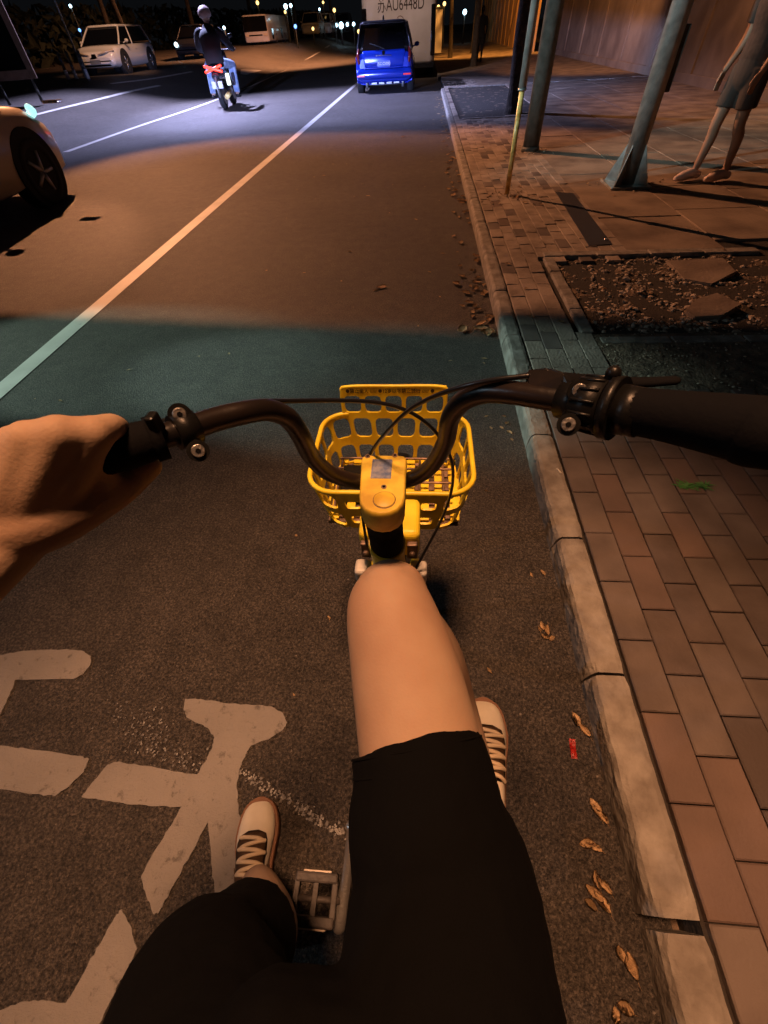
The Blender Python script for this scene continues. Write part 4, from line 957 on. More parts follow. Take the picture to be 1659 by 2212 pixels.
# --- pedestrian on the right
def walker(name, label, base, face, scale, legs, top_m, bot_m, shoe_m, skin_m, arms=True):
    t = thing(name, label, 'person', base, math.atan2(face[1], face[0])-math.pi/2)
    s = scale; bm = nb()
    for sx, kn, an in legs:               # knee and ankle offsets in local coordinates
        limb(bm, [(sx*.09*s, 0, .92*s), ((sx*.095+kn[0])*s, kn[1]*s, .50*s), ((sx*.095+kn[0]*.6+an[0]*.4)*s, (kn[1]*.55+an[1]*.45-.02)*s, .36*s), ((sx*.09+an[0])*s, an[1]*s, .09*s)], [.082*s, .056*s, .052*s, .033*s], 5, 14)
        limb(bm, [((sx*.09+an[0])*s, an[1]*s, .07*s), ((sx*.09+an[0])*s, (an[1]+.12)*s, .04*s)], [.034*s, .026*s], 3, 10)
    limb(bm, [(0, 0, .93*s), (0, 0, 1.1*s), (0, .01, 1.3*s), (0, 0, 1.45*s)], [.15*s, .125*s, .155*s, .07*s], 5, 18, .7, (0, 1, 0))
    limb(bm, [(0, 0, 1.4*s), (0, .02, 1.55*s)], .052*s, 3, 12); sphere(bm, (0, .03*s, 1.64*s), .1*s, (.8, .95, 1.12), 3)
    limb(bm, [(0, .115*s, 1.64*s), (0, .135*s, 1.615*s)], [.010*s, .014*s], 3, 8)
    for sx in (-1, 1):
        limb(bm, [(sx*.14*s, 0, 1.40*s), (sx*.20*s, 0, 1.37*s), (sx*.24*s, -.03*sx*s, 1.1*s), (sx*.22*s, .10*s, .88*s)], [.06*s, .052*s, .042*s, .028*s], 5, 12)
        limb(bm, [(sx*.22*s, .10*s, .88*s), (sx*.215*s, .125*s, .79*s)], [.030*s, .032*s], 3, 10, .5)
        for q in range(4): limb(bm, [((sx*.215)*s, (.10+q*.018)*s, .80*s), ((sx*.212)*s, (.105+q*.018)*s, .72*s)], [.009*s, .007*s], 3, 8)
        limb(bm, [(sx*.21*s, .14*s, .85*s), (sx*.20*s, .165*s, .79*s)], [.012*s, .009*s], 3, 8)
    obj('body', remesh(bm, .008, 4), skin_m, t)
    bm = nb()
    limb(bm, [(0, 0, .98*s), (0, 0, 1.12*s), (0, .01, 1.3*s), (0, 0, 1.42*s)], [.17*s, .155*s, .18*s, .11*s], 5, 20, .78, (0, 1, 0))
    for sx in (-1, 1): limb(bm, [(sx*.12*s, 0, 1.39*s), (sx*.20*s, 0, 1.36*s), (sx*.235*s, -.02*sx*s, 1.18*s)], [.085*s, .072*s, .062*s], 5, 14, cap='flat')
    obj('shirt', remesh(bm, .01, 4), top_m, t)
    bm = nb(); limb(bm, [(0, 0, .86*s), (0, 0, 1.0*s)], [.165*s, .16*s], 3, 20, .8, (0, 1, 0))
    for sx, kn, an in legs: limb(bm, [(sx*.09*s, 0, .90*s), ((sx*.095+kn[0]*.6)*s, kn[1]*.65*s, .60*s)], [.105*s, .098*s], 4, 16, cap='flat')
    obj('shorts', remesh(bm, .01, 4), bot_m, t)
    for sx, kn, an in legs:
        bm = nb(); x0 = (sx*.09+an[0])*s; y0 = an[1]*s
        tube(bm, [(x0, y0-.045*s, .05*s), (x0, y0+.04*s, .062*s), (x0, y0+.15*s, .045*s), (x0, y0+.21*s, .035*s)], [.046*s, .056*s, .052*s, .033*s], 12, 4, flat=.85); obj('shoe', bm, shoe_m, t)
    bm = nb(); sphere(bm, (0, .0, 1.665*s), .108*s, (.85, .95, 1.05), 3)
    bmesh.ops.bisect_plane(bm, geom=list(bm.verts)+list(bm.edges)+list(bm.faces), plane_co=(0, .06*s, 1.68*s), plane_no=(0, 1, -.3), clear_outer=True)
    obj('hair', bm, M['hair'], t, smooth=True)
    return t
pb = G(1535, 392, .1)
walker('pedestrian', 'pedestrian in grey shorts and pale pink trainers walking beside the wall at the right', (pb.x-.05, pb.y+.05, KZ), (-1, -.35), 1.0,
       [(-1, (0, -.04), (0, -.14)), (1, (0, .06), (0, .10))], M['tee'], M['pants'], M['pinkshoe'], M['skin2'])
pb = Q(1038, 90, 30)
walker('pedestrian', 'far dark pedestrian standing in front of the orange hoarding', (pb.x, 30, KZ), (0, 1), 1.0, [(-1, (0, 0), (0, 0)), (1, (0, .03), (0, .02))], M['jacket'], M['jacket'], M['jacket'], M['jacket'])

# --- scooter rider ahead on the left
sp = G(490, 238); SX, SY = sp.x+.0, sp.y
t = thing('motor_scooter', 'electric scooter with a lit red tail light riding ahead in the next lane', 'scooter', (SX, SY, 0), R(6))
for yw in (.0+.26, 1.45):
    bm = nb(); seg = 24; rr_ = .25
    rings = [[Vector((px, yw+q*math.cos(2*math.pi*i/seg), rr_+q*math.sin(2*math.pi*i/seg))) for i in range(seg)] for px, q in ((-.05, .18), (-.055, .23), (-.02, .25), (.02, .25), (.055, .23), (.05, .18))]
    loft(bm, rings); wl = obj('wheel', bm, M['tyre'], t)
    bm = nb(); cyl(bm, (-.056, yw, rr_), (.056, yw, rr_), .15, seg=20); obj('rim', bm, M['rim'], wl)
bm = nb(); tube(bm, [(0, .05, .62), (0, .35, .66), (0, .75, .60), (0, .9, .38), (0, 1.15, .36), (0, 1.32, .6), (0, 1.25, .95)], [.09, .14, .15, .13, .12, .13, .10], 14, 5, flat=1.0); obj('body_shell', bm, M['cardark'], t)
bm = nb(); tube(bm, [(0, .05, .76), (0, .4, .80), (0, .8, .76)], [.10, .15, .12], 14, 5, flat=.5, up=(0, 0, 1)); obj('seat', bm, M['rubber'], t)
bm = nb(); tube(bm, [(-.34, 1.12, 1.05), (-.15, 1.2, 1.04), (.15, 1.2, 1.04), (.34, 1.12, 1.05)], .018, 10, 4); obj('handlebar', bm, M['blackpl'], t)
bm = nb()
for a, b in (((-.17, -.05, .70), (.17, -.06, .80)), ((.17, -.05, .70), (-.17, -.06, .80))): tube(bm, [a, b], .024, 8, 1)
obj('tail_light', bm, M['taillit'], t)
bm = nb(); box(bm, -.12, .12, -.02, -.005, .40, .53, .004); obj('number_plate', bm, M['plate_w'], t)
bm = nb(); tube(bm, [(0, .02, .58), (0, -.04, .42), (0, .0, .30)], [.07, .09, .07], 10, 4, flat=.3); obj('mudguard', bm, M['under'], t)
bm = nb(); cyl(bm, (.16, -.05, .25), (.16, .5, .30), .05, seg=14); obj('exhaust', bm, M['tape'], t)
bm = nb(); box(bm, .20, .29, .10, .13, .44, .66, .02); obj('reflector', bm, mat('glowing_pale_reflector', (.8, .85, .6), .3, emit=(.75, .85, .6), estr=.5), t)  # emission imitates headlight glare returned by the reflector
for s in (-1, 1):
    bm = nb(); tube(bm, [(s*.2, 1.18, 1.05), (s*.3, 1.15, 1.25)], .008, 6, 1); sphere(bm, (s*.31, 1.13, 1.28), .06, (1, .3, .7), 2); obj('mirror', bm, M['blackpl'], t)
t.scale = (1.3, 1.14, 1.14); t.location.x -= .1
rd = thing('scooter_rider', 'scooter rider in dark jacket, jeans and pale helmet with back to us', 'person', (SX, SY, 0), R(6))
bm = nb(); K = 1.0
limb(bm, [(0, .35, .88), (0, .33, 1.1), (0, .36, 1.3), (0, .40, 1.44)], [.155, .14, .16, .07], 5, 18, .75, (0, 1, 0))
limb(bm, [(0, .40, 1.4), (0, .43, 1.56)], .052, 3, 12); sphere(bm, (0, .45, 1.64), .1, (.8, .95, 1.12), 3); limb(bm, [(0, .54, 1.64), (0, .555, 1.615)], [.01, .013], 3, 8)
for s in (-1, 1):
    limb(bm, [(s*.10, .38, .86), (s*.24, .78, .80), (s*.24, .82, .74)], [.085, .062, .058], 5, 14)
    limb(bm, [(s*.24, .80, .76), (s*.25, .74, .5), (s*.26, .66, .26)], [.058, .056, .036], 5, 14); limb(bm, [(s*.26, .66, .22), (s*.27, .80, .20)], [.035, .026], 3)
    limb(bm, [(s*.13, .38, 1.40), (s*.20, .40, 1.36), (s*.30, .62, 1.14), (s*.31, .95, 1.06), (s*.31, 1.08, 1.06)], [.06, .052, .042, .03, .03], 5, 12)
    for q in range(4): limb(bm, [(s*(.29+q*.018), 1.08, 1.075), (s*(.29+q*.018), 1.13, 1.07), (s*(.29+q*.018), 1.13, 1.04)], [.01, .009, .008], 3, 8)
obj('body', remesh(bm, .009, 4), M['skin2'], rd)
bm = nb(); limb(bm, [(0, .34, .86), (0, .32, 1.1), (0, .35, 1.3), (0, .39, 1.42)], [.19, .185, .205, .11], 5, 20, .85, (0, 1, 0))
for s in (-1, 1): limb(bm, [(s*.12, .38, 1.39), (s*.21, .40, 1.35), (s*.31, .62, 1.13), (s*.31, .98, 1.06)], [.085, .078, .064, .045], 5, 14, cap='flat')
obj('jacket', remesh(bm, .01, 4), M['jacket'], rd)
bm = nb(); limb(bm, [(0, .34, .82), (0, .34, .95)], [.175, .165], 3, 18, .85, (0, 1, 0))
for s in (-1, 1):
    limb(bm, [(s*.10, .36, .85), (s*.24, .78, .80), (s*.24, .84, .74)], [.105, .082, .075], 5, 14); limb(bm, [(s*.24, .80, .76), (s*.25, .74, .5), (s*.26, .67, .28)], [.078, .07, .058], 5, 14, cap='flat')
obj('jeans', remesh(bm, .01, 4), M['jean'], rd)
for s in (-1, 1):
    bm = nb(); tube(bm, [(s*.26, .62, .22), (s*.265, .72, .225), (s*.27, .86, .20)], [.04, .046, .032], 12, 4, flat=.85); obj('shoe', bm, M['jacket'], rd)
bm = nb(); sphere(bm, (0, .44, 1.68), .135, (.9, 1.02, .95), 3)
bmesh.ops.bisect_plane(bm, geom=list(bm.verts)+list(bm.edges)+list(bm.faces), plane_co=(0, .44, 1.62), plane_no=(0, .3, -1), clear_outer=True)
bmesh.ops.solidify(bm, geom=list(bm.faces), thickness=.01)
obj('helmet', bm, mat('helmet_shell', (.30, .22, .20), .35), rd, smooth=True)

rd.scale = (1.42, 1.14, 1.12); rd.location.x -= .1
# ------------------------------------------------------------------ the yellow bicycle
bike = thing('shared_bicycle', 'yellow shared bicycle with plastic front basket and black riser handlebar', 'bicycle', (-.05, .2, 0))
def part(name, bm, m, parent=None, smooth=False): return obj(name, bm, M[m] if isinstance(m, str) else m, parent or bike, smooth, world=True)
BAR = [(0, 1012, .312), (110, 1002, .325), (215, 982, .338), (330, 950, .355), (400, 928, .370), (470, 905, .388), (530, 891, .402), (580, 886, .420), (622, 903, .445), (650, 942, .475), (672, 985, .515), (712, 1022, .555), (770, 1040, .590), (829, 1043, .603), (885, 1036, .592), (930, 1008, .560), (962, 955, .515), (972, 905, .478), (998, 868, .448), (1045, 848, .422), (1100, 848, .402), (1160, 856, .385), (1240, 868, .366), (1310, 880, .348), (1450, 900, .315), (1600, 925, .285), (1700, 940, .268)]
BP = [P(*b) for b in BAR]
bm = nb(); tube(bm, BP[2:25], .0112, 20, 5, up=None); part('handlebar', bm, 'blackbar')
bm = nb(); g0, g1 = BP[3]+(BP[3]-BP[2])*.1, BP[0]
tube(bm, [g0, BP[3].lerp(BP[2], .15), BP[2], BP[1], BP[0], BP[0]+(BP[0]-BP[1])*.6], [.0165, .0178, .0182, .018, .018, .019], 22, 5, cap='flat')
cyl(bm, g0+(g0-BP[2]).normalized()*.004, g0-(g0-BP[2]).normalized()*.006, .0195, seg=24)
part('grip', bm, 'rubber')
bm = nb(); tube(bm, [BP[23].lerp(BP[24], .35), BP[24], BP[25], P(1640, 934, .278), P(1760, 950, .262)], [.0185, .0195, .0225, .024, .022], 24, 6, cap='round'); part('grip', bm, 'rubber')
def along(i, f=0.0): return BP[i].lerp(BP[i+1], f)
# brake clamps with their bolts
def clamp(i, f, lobes, name, r=.0165, w=.010):
    c = along(i, f); a = (BP[i+1]-BP[i]).normalized()
    bm = nb(); cyl(bm, c-a*w, c+a*w, r, seg=24)
    for u, v, d in lobes: q = P(u, v, d); n_ = (cam_o.location-q).normalized(); cyl(bm, q-n_*.014, q+n_*.004, .0095, seg=20); tube(bm, [c, q-n_*.005], .0075, 10, 1)
    o = part(name, bm, 'blackpl')
    for u, v, d in lobes:
        q = P(u, v, d); n_ = (cam_o.location-q).normalized()
        b = nb(); cyl(b, q+n_*.002, q+n_*.0062, .0050, seg=16); cyl(b, q+n_*.0055, q+n_*.0066, .0060, .0052, seg=16)
        bo = part('bolt', b, 'bolt', o); b = nb(); cyl(b, q+n_*.0062, q+n_*.0071, .0024, seg=6); part('bolt_socket', b, 'rubber', o)
    return o
clamp(4, .0, [(388, 895, .362), (428, 974, .366)], 'brake_clamp', .0155)
cr_o = clamp(22, .0, [(1252, 844, .348), (1228, 917, .352)], 'brake_clamp', .0165, .012)
# left lever stub and bar tab
bm = nb(); tube(bm, [P(400, 905, .385), P(340, 918, .40), P(240, 940, .425), P(100, 980, .44)], [.008, .007, .006, .006], 10, 4, flat=.6); part('brake_lever', bm, 'blackpl')
bm = nb(); box(bm, -.004, .004, -.006, .006, -.009, .009, .002); bm.transform(Matrix.Translation(P(335, 915, .34))); part('bell_tab', bm, 'blackpl')
# right brake lever housing and twist collar
pts = [P(1136, 800, .392), P(1136, 842, .388), P(1180, 846, .378), P(1215, 856, .370), P(1236, 838, .362), P(1222, 806, .368), P(1185, 794, .378)]
n_ = (cam_o.location-pts[0]).normalized(); bm = nb()
A = [bm.verts.new(p+n_*.006) for p in pts]; B = [bm.verts.new(p-n_*.016) for p in pts]; bm.faces.new(A); bm.faces.new(B[::-1])
for i in range(7): bm.faces.new((A[i], A[(i+1) % 7], B[(i+1) % 7], B[i]))
bmesh.ops.bevel(bm, geom=list(bm.edges), offset=.0025, segments=3, affect='EDGES'); part('lever_housing', bm, 'blackbar')
bm = nb(); tube(bm, [P(1225, 822, .37), P(1290, 822, .375), P(1380, 826, .37), P(1455, 822, .36)], [.010, .007, .0065, .0055], 10, 4, flat=.6); part('brake_lever', bm, 'rubber')
a = (BP[23]-BP[22]).normalized(); c = along(22, .55)
bm = nb(); cyl(bm, c-a*.012, c+a*.012, .0225, .0235, seg=28); cyl(bm, c+a*.014, c+a*.022, .0262, .0262, seg=28); cyl(bm, c+a*.022, c+a*.04, .0205, .0195, seg=28)
for k in range(14):
    an = 2*math.pi*k/14; u_ = a.orthogonal().normalized(); v_ = a.cross(u_); d_ = u_*math.cos(an)+v_*math.sin(an); cyl(bm, c-a*.010+d_*.0228, c+a*.010+d_*.0238, .0015, seg=6)
part('bell_collar', bm, 'blackpl')
bm = nb(); q = P(1325, 806, .335); tube(bm, [q, P(1322, 822, .34)], .006, 10, 1); part('bell_striker', bm, 'blackpl')
# cables
bm = nb(); tube(bm, [P(440, 892, .385), P(490, 880, .392), P(560, 868, .43), P(640, 866, .47), P(720, 865, .50), P(800, 868, .525), P(860, 880, .54), P(910, 905, .56), P(950, 945, .59), P(976, 1000, .64), P(975, 1060, .70), P(950, 1130, .76), P(905, 1215, .82), P(890, 1245, .84)], .0027, 10, 6); part('brake_cable', bm, 'cable')
bm = nb(); tube(bm, [P(1140, 812, .385), P(1060, 822, .40), P(990, 838, .425), P(930, 860, .46), P(880, 889, .50), P(838, 930, .545), P(805, 972, .60), P(790, 1010, .64), P(784, 1060, .66), P(783, 1110, .69), P(793, 1180, .74)], .0027, 10, 6); part('brake_cable', bm, 'cable')
# stem cap
ZC = .995
e0, e1 = G(770*0+833, 1111, ZC), G(829, 982, ZC)
cxm = -.0465; yb, yt = e0.y, e1.y
def cap_outline(k, z, dy=0, w0=.0335, w1=.031):
    out = []
    for i in range(9): an = math.pi*(1+i/8); out.append(Vector((cxm+.002+w1*k*math.cos(an), yb+w1+(w1*k)*math.sin(an)+dy, z)))
    for cx_, a0 in ((cxm+w0*k-.008, 0), (cxm-w0*k+.008, 90)):
        for i in range(4): an = R(a0+30*i); out.append(Vector((cx_+.008*math.cos(an), yt-.008-(1-k)*.03+.008*math.sin(an), z)))
    return out
bm = nb(); loft(bm, [cap_outline(.97, ZC-.047, .006), cap_outline(.99, ZC-.030, .002), cap_outline(1.0, ZC-.010), cap_outline(.985, ZC-.004), cap_outline(.95, ZC-.001), cap_outline(.90, ZC)])
stem = part('stem_cap', bm, 'yellow2')
bm = nb(); s0, s1 = G(805, 992, ZC), G(843, 1034, ZC); box(bm, s0.x, s1.x+.001, s1.y, s0.y, ZC-.002, ZC+.0006, .0004, 1); part('solar_panel', bm, 'screen', stem)
for u, v in ((794, 986), (853, 984), (829, 1052)):
    q = G(u, v, ZC); b = nb(); cyl(b, q-Vector((0, 0, .001)), q+Vector((0, 0, .0008)), .0040, seg=16); o = part('bolt', b, 'darkmetal', stem); b = nb(); cyl(b, q+Vector((0, 0, .0005)), q+Vector((0, 0, .0012)), .0022, seg=6); part('bolt_socket', b, 'rubber', stem)
q = G(830, 1080, ZC); bm = nb(); seg = 40
loft(bm, [[q+Vector((r*math.cos(2*math.pi*i/seg), r*math.sin(2*math.pi*i/seg), z)) for i in range(seg)] for r, z in ((.0142, -.001), (.0142, .0012), (.0135, .0018), (.002, .0020))], cap=True); part('round_button', bm, 'yellow2', stem)
bm = nb(); loft(bm, [[q+Vector((r*math.cos(2*math.pi*i/seg), r*math.sin(2*math.pi*i/seg), z)) for i in range(seg)] for r, z in ((.0152, -.001), (.0152, .0004), (.0141, .0004), (.0141, -.001))], cap=False); part('button_ring', bm, 'darkmetal', stem)
# neck and head tube
nk0 = Vector((cxm+.001, yb+.035, ZC-.03)); nk1 = P(836, 1172, .715); nd = (nk1-nk0).normalized()
bm = nb(); cyl(bm, nk0, nk1, .0275, .0290, 32); part('steering_neck', bm, 'rubber')
ht1 = P(843, 1235, .86)
bm = nb(); tube(bm, [nk1-nd*.004, nk1+nd*.01, nk1.lerp(ht1, .5), ht1], [.0315, .0325, .031, .036], 24, 5, cap='flat'); part('head_tube', bm, 'yellow')
bm = nb(); bb = nk1+nd*.02
box(bm, -.106, .010, bb.y+.035, bb.y+.13, bb.z-.085, bb.z-.012, .012, 4); bx_ = part('basket_bracket', bm, 'yellow')
for s in (-.092, -.004):
    bm = nb(); box(bm, s-.010, s+.010, bb.y+.024, bb.y+.0355, bb.z-.075, bb.z-.03, .003); sphere(bm, (s, bb.y+.020, bb.z-.052), .006, sub=2); part('bracket_hook', bm, 'darkmetal', bx_)
# fork crown and white brake blocks, fork, wheels, frame
AX = Vector((-.05, .76, .30)); cw = ht1+nd*.05
for s in (-1, 1):
    bm = nb(); box(bm, -.048+s*.058-.017, -.048+s*.058+.017, ht1.y-.012, ht1.y+.025, ht1.z-.03, ht1.z+.012, .008, 3); part('brake_block', bm, 'whitepl')
    bm = nb(); tube(bm, [cw+Vector((s*.045, 0, 0)), cw.lerp(AX, .5)+Vector((s*.052, 0, 0)), AX+Vector((s*.052, 0, 0))], [.016, .014, .010], 12, 4); part('fork_blade', bm, 'yellow')
bm = nb(); tube(bm, [ht1, cw], .024, 16, 1); part('fork_crown', bm, 'yellow')
RX = Vector((-.05, -.42, .30))
for ax in (AX, RX):
    bm = nb(); seg = 48; rings = []
    for k in range(10):
        an = 2*math.pi*k/10; rings.append([Vector((ax.x+.02*math.cos(an), ax.y+(.28+.02*math.sin(an))*math.cos(2*math.pi*i/seg), ax.z+(.28+.02*math.sin(an))*math.sin(2*math.pi*i/seg))) for i in range(seg)])
    rings.append(rings[0]); loft(bm, rings, cap=False); bmesh.ops.remove_doubles(bm, verts=bm.verts, dist=1e-5); wl = part('wheel', bm, 'tyre')
    bm = nb()
    for k in range(7):
        an = 2*math.pi*k/7; tube(bm, [ax, ax+Vector((0, math.cos(an), math.sin(an)))*.262], [.014, .009], 8, 1, flat=.6)
    cyl(bm, ax-Vector((.045, 0, 0)), ax+Vector((.045, 0, 0)), .028, seg=16); part('spokes', bm, 'rim', wl)
    bm = nb(); pts = [ax+Vector((0, .315*math.cos(R(q_)), .315*math.sin(R(q_)))) for q_ in range(30, 171, 20)]
    tube(bm, pts, .030, 10, 2, flat=.3); part('mudguard', bm, 'blackpl')
BB = Vector((-.05, .06, .27))
bm = nb(); tube(bm, [ht1+Vector((0, -.02, -.01)), Vector((-.05, .38, .42)), Vector((-.05, .25, .33)), BB], [.030, .034, .034, .034], 16, 5, flat=.8)
tube(bm, [BB, Vector((-.05, -.16, .62)), Vector((-.05, -.2, .72))], .020, 14, 3)
for s in (-1, 1): tube(bm, [BB+Vector((s*.03, -.03, 0)), RX+Vector((s*.055, 0, 0))], .013, 10, 2); tube(bm, [Vector((-.05+s*.02, -.15, .58)), RX+Vector((s*.055, 0, 0))], .010, 10, 2)
part('frame', bm, 'yellow2')
bm = nb(); cyl(bm, (-.05, -.17, .62), (-.05, -.22, .76), .014, seg=16); part('seat_post', bm, 'chrome')
bm = nb(); tube(bm, [(-.05, -.10, .77), (-.05, -.2, .775), (-.05, -.33, .775)], [.025, .05, .085], 16, 4, flat=.35, up=(0, 0, 1)); part('saddle', bm, 'rubber')
bm = nb(); box(bm, -.105, -.075, -.42, .12, .235, .33, .012, 3); part('chain_guard', bm, 'blackpl')
# left crank and pedal, right crank and pedal
c0_, c1_ = Vector((-.118, BB.y-.005, BB.z+.0)), P(732, 2000, .85)
bm = nb(); tube(bm, [c0_, c0_.lerp(c1_, .12), c0_.lerp(c1_, .5), c1_], [.021, .015, .011, .014], 14, 4, flat=.7); cyl(bm, c0_-Vector((.008, 0, 0)), c0_+Vector((.04, 0, 0)), .019, seg=18); part('crank', bm, 'bolt')
pc = P(680, 1942, .86); bm = nb()
for s in (-.034, .034): box(bm, pc.x-.045, pc.x+.045, pc.y+s-.009, pc.y+s+.009, pc.z-.012, pc.z+.012, .004)
for s in (-.04, 0, .04): box(bm, pc.x+s-.006, pc.x+s+.006, pc.y-.03, pc.y+.03, pc.z-.009, pc.z+.009, .002)
cyl(bm, (pc.x-.04, pc.y, pc.z), (c1_.x, pc.y, pc.z), .006, seg=10); pd = part('pedal', bm, mat('worn_dark_pedal', (0.06, 0.05, 0.045), .6, bump=.3, bscale=80, col2=(.03,.026,.024), vscale=30))
bm = nb()
for s in (-.044, .044): box(bm, pc.x-.03, pc.x+.03, pc.y+s-.002, pc.y+s+.002, pc.z-.008, pc.z+.008, .001)
part('reflector', bm, 'lens', pd)
c2_ = Vector((.06, .22, .205)); bm = nb(); tube(bm, [Vector((.02, BB.y, BB.z)), c2_], [.016, .012], 12, 1, flat=.7); part('crank', bm, 'rim')
bm = nb(); box(bm, .10, .20, .17, .25, .190, .212, .005); cyl(bm, (.06, .21, .2), (.12, .21, .2), .006, seg=10); part('pedal', bm, 'darkmetal')
bm = nb(); cyl(bm, (.0, BB.y, BB.z), (.008, BB.y, BB.z), .085, seg=40); part('chainring', bm, 'darkmetal')
bm = nb(); tube(bm, [Vector((-.10, -.10, .26)), Vector((-.125, -.2, .10)), Vector((-.15, -.28, .012))], [.012, .009, .011], 12, 3, flat=.8); part('kickstand', bm, 'chrome')

# basket: a pierced shell between two rounded outlines
BX, ZT, ZB = -.0553, .762, .600
def outl(s, f):                            # s in 0..1 round the shell from the middle of the near side, f 0 bottom to 1 top
    hx = .164+.0165*f; y0 = .632+(.596-.632)*f; y1 = .858+.014*f; r = .060
    hy = (y1-y0)/2; yc = (y0+y1)/2
    segs = [(hx-r), math.pi/2*r, 2*(hy-r), math.pi/2*r, 2*(hx-r), math.pi/2*r, 2*(hy-r), math.pi/2*r, (hx-r)]
    d = (s % 1.0)*sum(segs); k = 0
    while k < 8 and d > segs[k]: d -= segs[k]; k += 1
    if k == 0: x, y = d, -hy
    elif k == 1: a_ = d/r; x, y = hx-r+r*math.sin(a_), -hy+r-r*math.cos(a_)
    elif k == 2: x, y = hx, -hy+r+d
    elif k == 3: a_ = d/r; x, y = hx-r+r*math.cos(a_), hy-r+r*math.sin(a_)
    elif k == 4: x, y = hx-r-d, hy
    elif k == 5: a_ = d/r; x, y = -hx+r-r*math.sin(a_), hy-r+r*math.cos(a_)
    elif k == 6: x, y = -hx, hy-r-d
    elif k == 7: a_ = d/r; x, y = -hx+r-r*math.cos(a_), -hy+r-r*math.sin(a_)
    else: x, y = -hx+r+d, -hy
    return Vector((BX+x, yc+y, ZB+(ZT-ZB)*f))
def pierced(bm, fn, s0, s1, t0, t1, hole):
    # a cell: rectangle with an eight-sided hole (or solid when hole is None)
    n = 3
    if hole is None:
        V = [[bm.verts.new(fn(s0+(s1-s0)*i/n, t0+(t1-t0)*j/2)) for i in range(n+1)] for j in range(3)]
        for j in range(2):
            for i in range(n): bm.faces.new((V[j][i], V[j][i+1], V[j+1][i+1], V[j+1][i]))
        return
    a, b, c, d = hole; cs, ct = (b-a)*.22, (d-c)*.28
    def q(x, y): return bm.verts.new(fn(s0+(s1-s0)*x, t0+(t1-t0)*y))
    H_ = [(a+cs, c), (.5, c), (b-cs, c), (b-cs*.28, c+ct*.28), (b, c+ct), (b, d-ct), (b-cs*.28, d-ct*.28), (b-cs, d), (.5, d), (a+cs, d), (a+cs*.28, d-ct*.28), (a, d-ct), (a, c+ct), (a+cs*.28, c+ct*.28)]
    O_ = [(a+cs, 0), (.5, 0), (b-cs, 0), (1, 0), (1, c+ct), (1, d-ct), (1, 1), (b-cs, 1), (.5, 1), (a+cs, 1), (0, 1), (0, d-ct), (0, c+ct), (0, 0)]
    hv = [q(*p) for p in H_]; ov = [q(*p) for p in O_]
    for i in range(14): bm.faces.new((ov[i], ov[(i+1) % 14], hv[(i+1) % 14], hv[i]))
bm = nb(); NC = 20
for i in range(NC):
    s0, s1 = i/NC, (i+1)/NC; m_ = (s0+s1)/2
    near = m_ < .115 or m_ > .885; mid = m_ < .05 or m_ > .95
    far_mid = abs(m_-.5) < .0
    for j, (t0, t1) in enumerate(((0, .5), (.5, 1))):
        if mid: h = None
        elif near: h = (.2, .82, .32, .74) if j == 0 else (.2, .82, .18, .58)
        else: h = (.10, .90, .16, .86)
        pierced(bm, outl, s0, s1, t0, t1, h)
# raised far panel
def rp(s, f):
    p = outl(s, 1.0); p.z += f*.076; p.y += f*.006; return p
S0, S1 = .5-.106, .5+.112
ncol = 5
for i in range(ncol):
    s0, s1 = S0+(S1-S0)*i/ncol, S0+(S1-S0)*(i+1)/ncol
    pierced(bm, rp, s0, s1, 0, .70, (.10, .90, .10, .97) if 1 else None)
    pierced(bm, rp, s0, s1, .70, 1.0, None)
bmesh.ops.remove_doubles(bm, verts=bm.verts, dist=.0004)
me = bpy.data.meshes.new('t'); bmesh.ops.recalc_face_normals(bm, faces=bm.faces); bm.to_mesh(me); bm.free()
o = bpy.data.objects.new('t', me); C.objects.link(o)
m_ = o.modifiers.new('s', 'SOLIDIFY'); m_.thickness = .0058; m_.offset = 0
m_ = o.modifiers.new('b', 'BEVEL'); m_.width = .0012; m_.segments = 2; m_.limit_method = 'ANGLE'
me2 = evaluated(o); bpy.data.objects.remove(o)
basket = obj('basket', me2, M['yellow'], bike, world=True)
bm = nb(); pts = [outl(i/80, 1.0) for i in range(81) if not (.40 < i/80 < .60)]
a_ = [outl(.605+i/60*.79, 1.0) for i in range(61)]
tube(bm, a_, .0058, 10, 1, cap='round'); 
tube(bm, [rp(S0, 0), rp(S0, .75)+Vector((0, 0, 0)), rp(S0+.012, .98), rp(.5, 1.0), rp(S1-.012, .98), rp(S1, .75), rp(S1, 0)], .0042, 10, 6)
part('basket_rim', bm, 'yellow', basket)
# black print on the raised panel, on the side facing the rider
pm = rp(.5, .85); n_ = Vector((0, -1, 0)); fr = frame(pm+Vector((-.012, -.0036, 0)), Vector((1, 0, 0)), Vector((0, .08, 1)).normalized(), n_)
textobj('warning_print', '●禁止坐人 ///// ●12岁以下禁止骑行 ///// ●', .0125, fr, M['print'], basket, .0003, .93)
# inner metal rack on the basket floor
bm = nb(); zf = ZB+.035
for x in (-.20, -.13, -.06, .01, .07): tube(bm, [(x, .655, zf), (x, .84, zf)], .0032, 8, 1)
for y in (.655, .70, .75, .80, .84): tube(bm, [(-.205, y, zf+.004), (.09, y, zf+.004)], .0034, 8, 1)
box(bm, -.215, .105, .64, .86, ZB+.002, ZB+.008)
part('basket_rack', bm, 'darkmetal', basket)
bm = nb()
for k in range(9): box(bm, -.21+k*.037, -.188+k*.037, .645, .86, ZB+.012, ZB+.018, .001)
part('basket_floor', bm, 'yellow', basket)
bm = nb(); box(bm, -.19, -.12, .70, .80, zf+.008, zf+.02, .006, 3); part('lock_plate', bm, 'blackpl', basket)

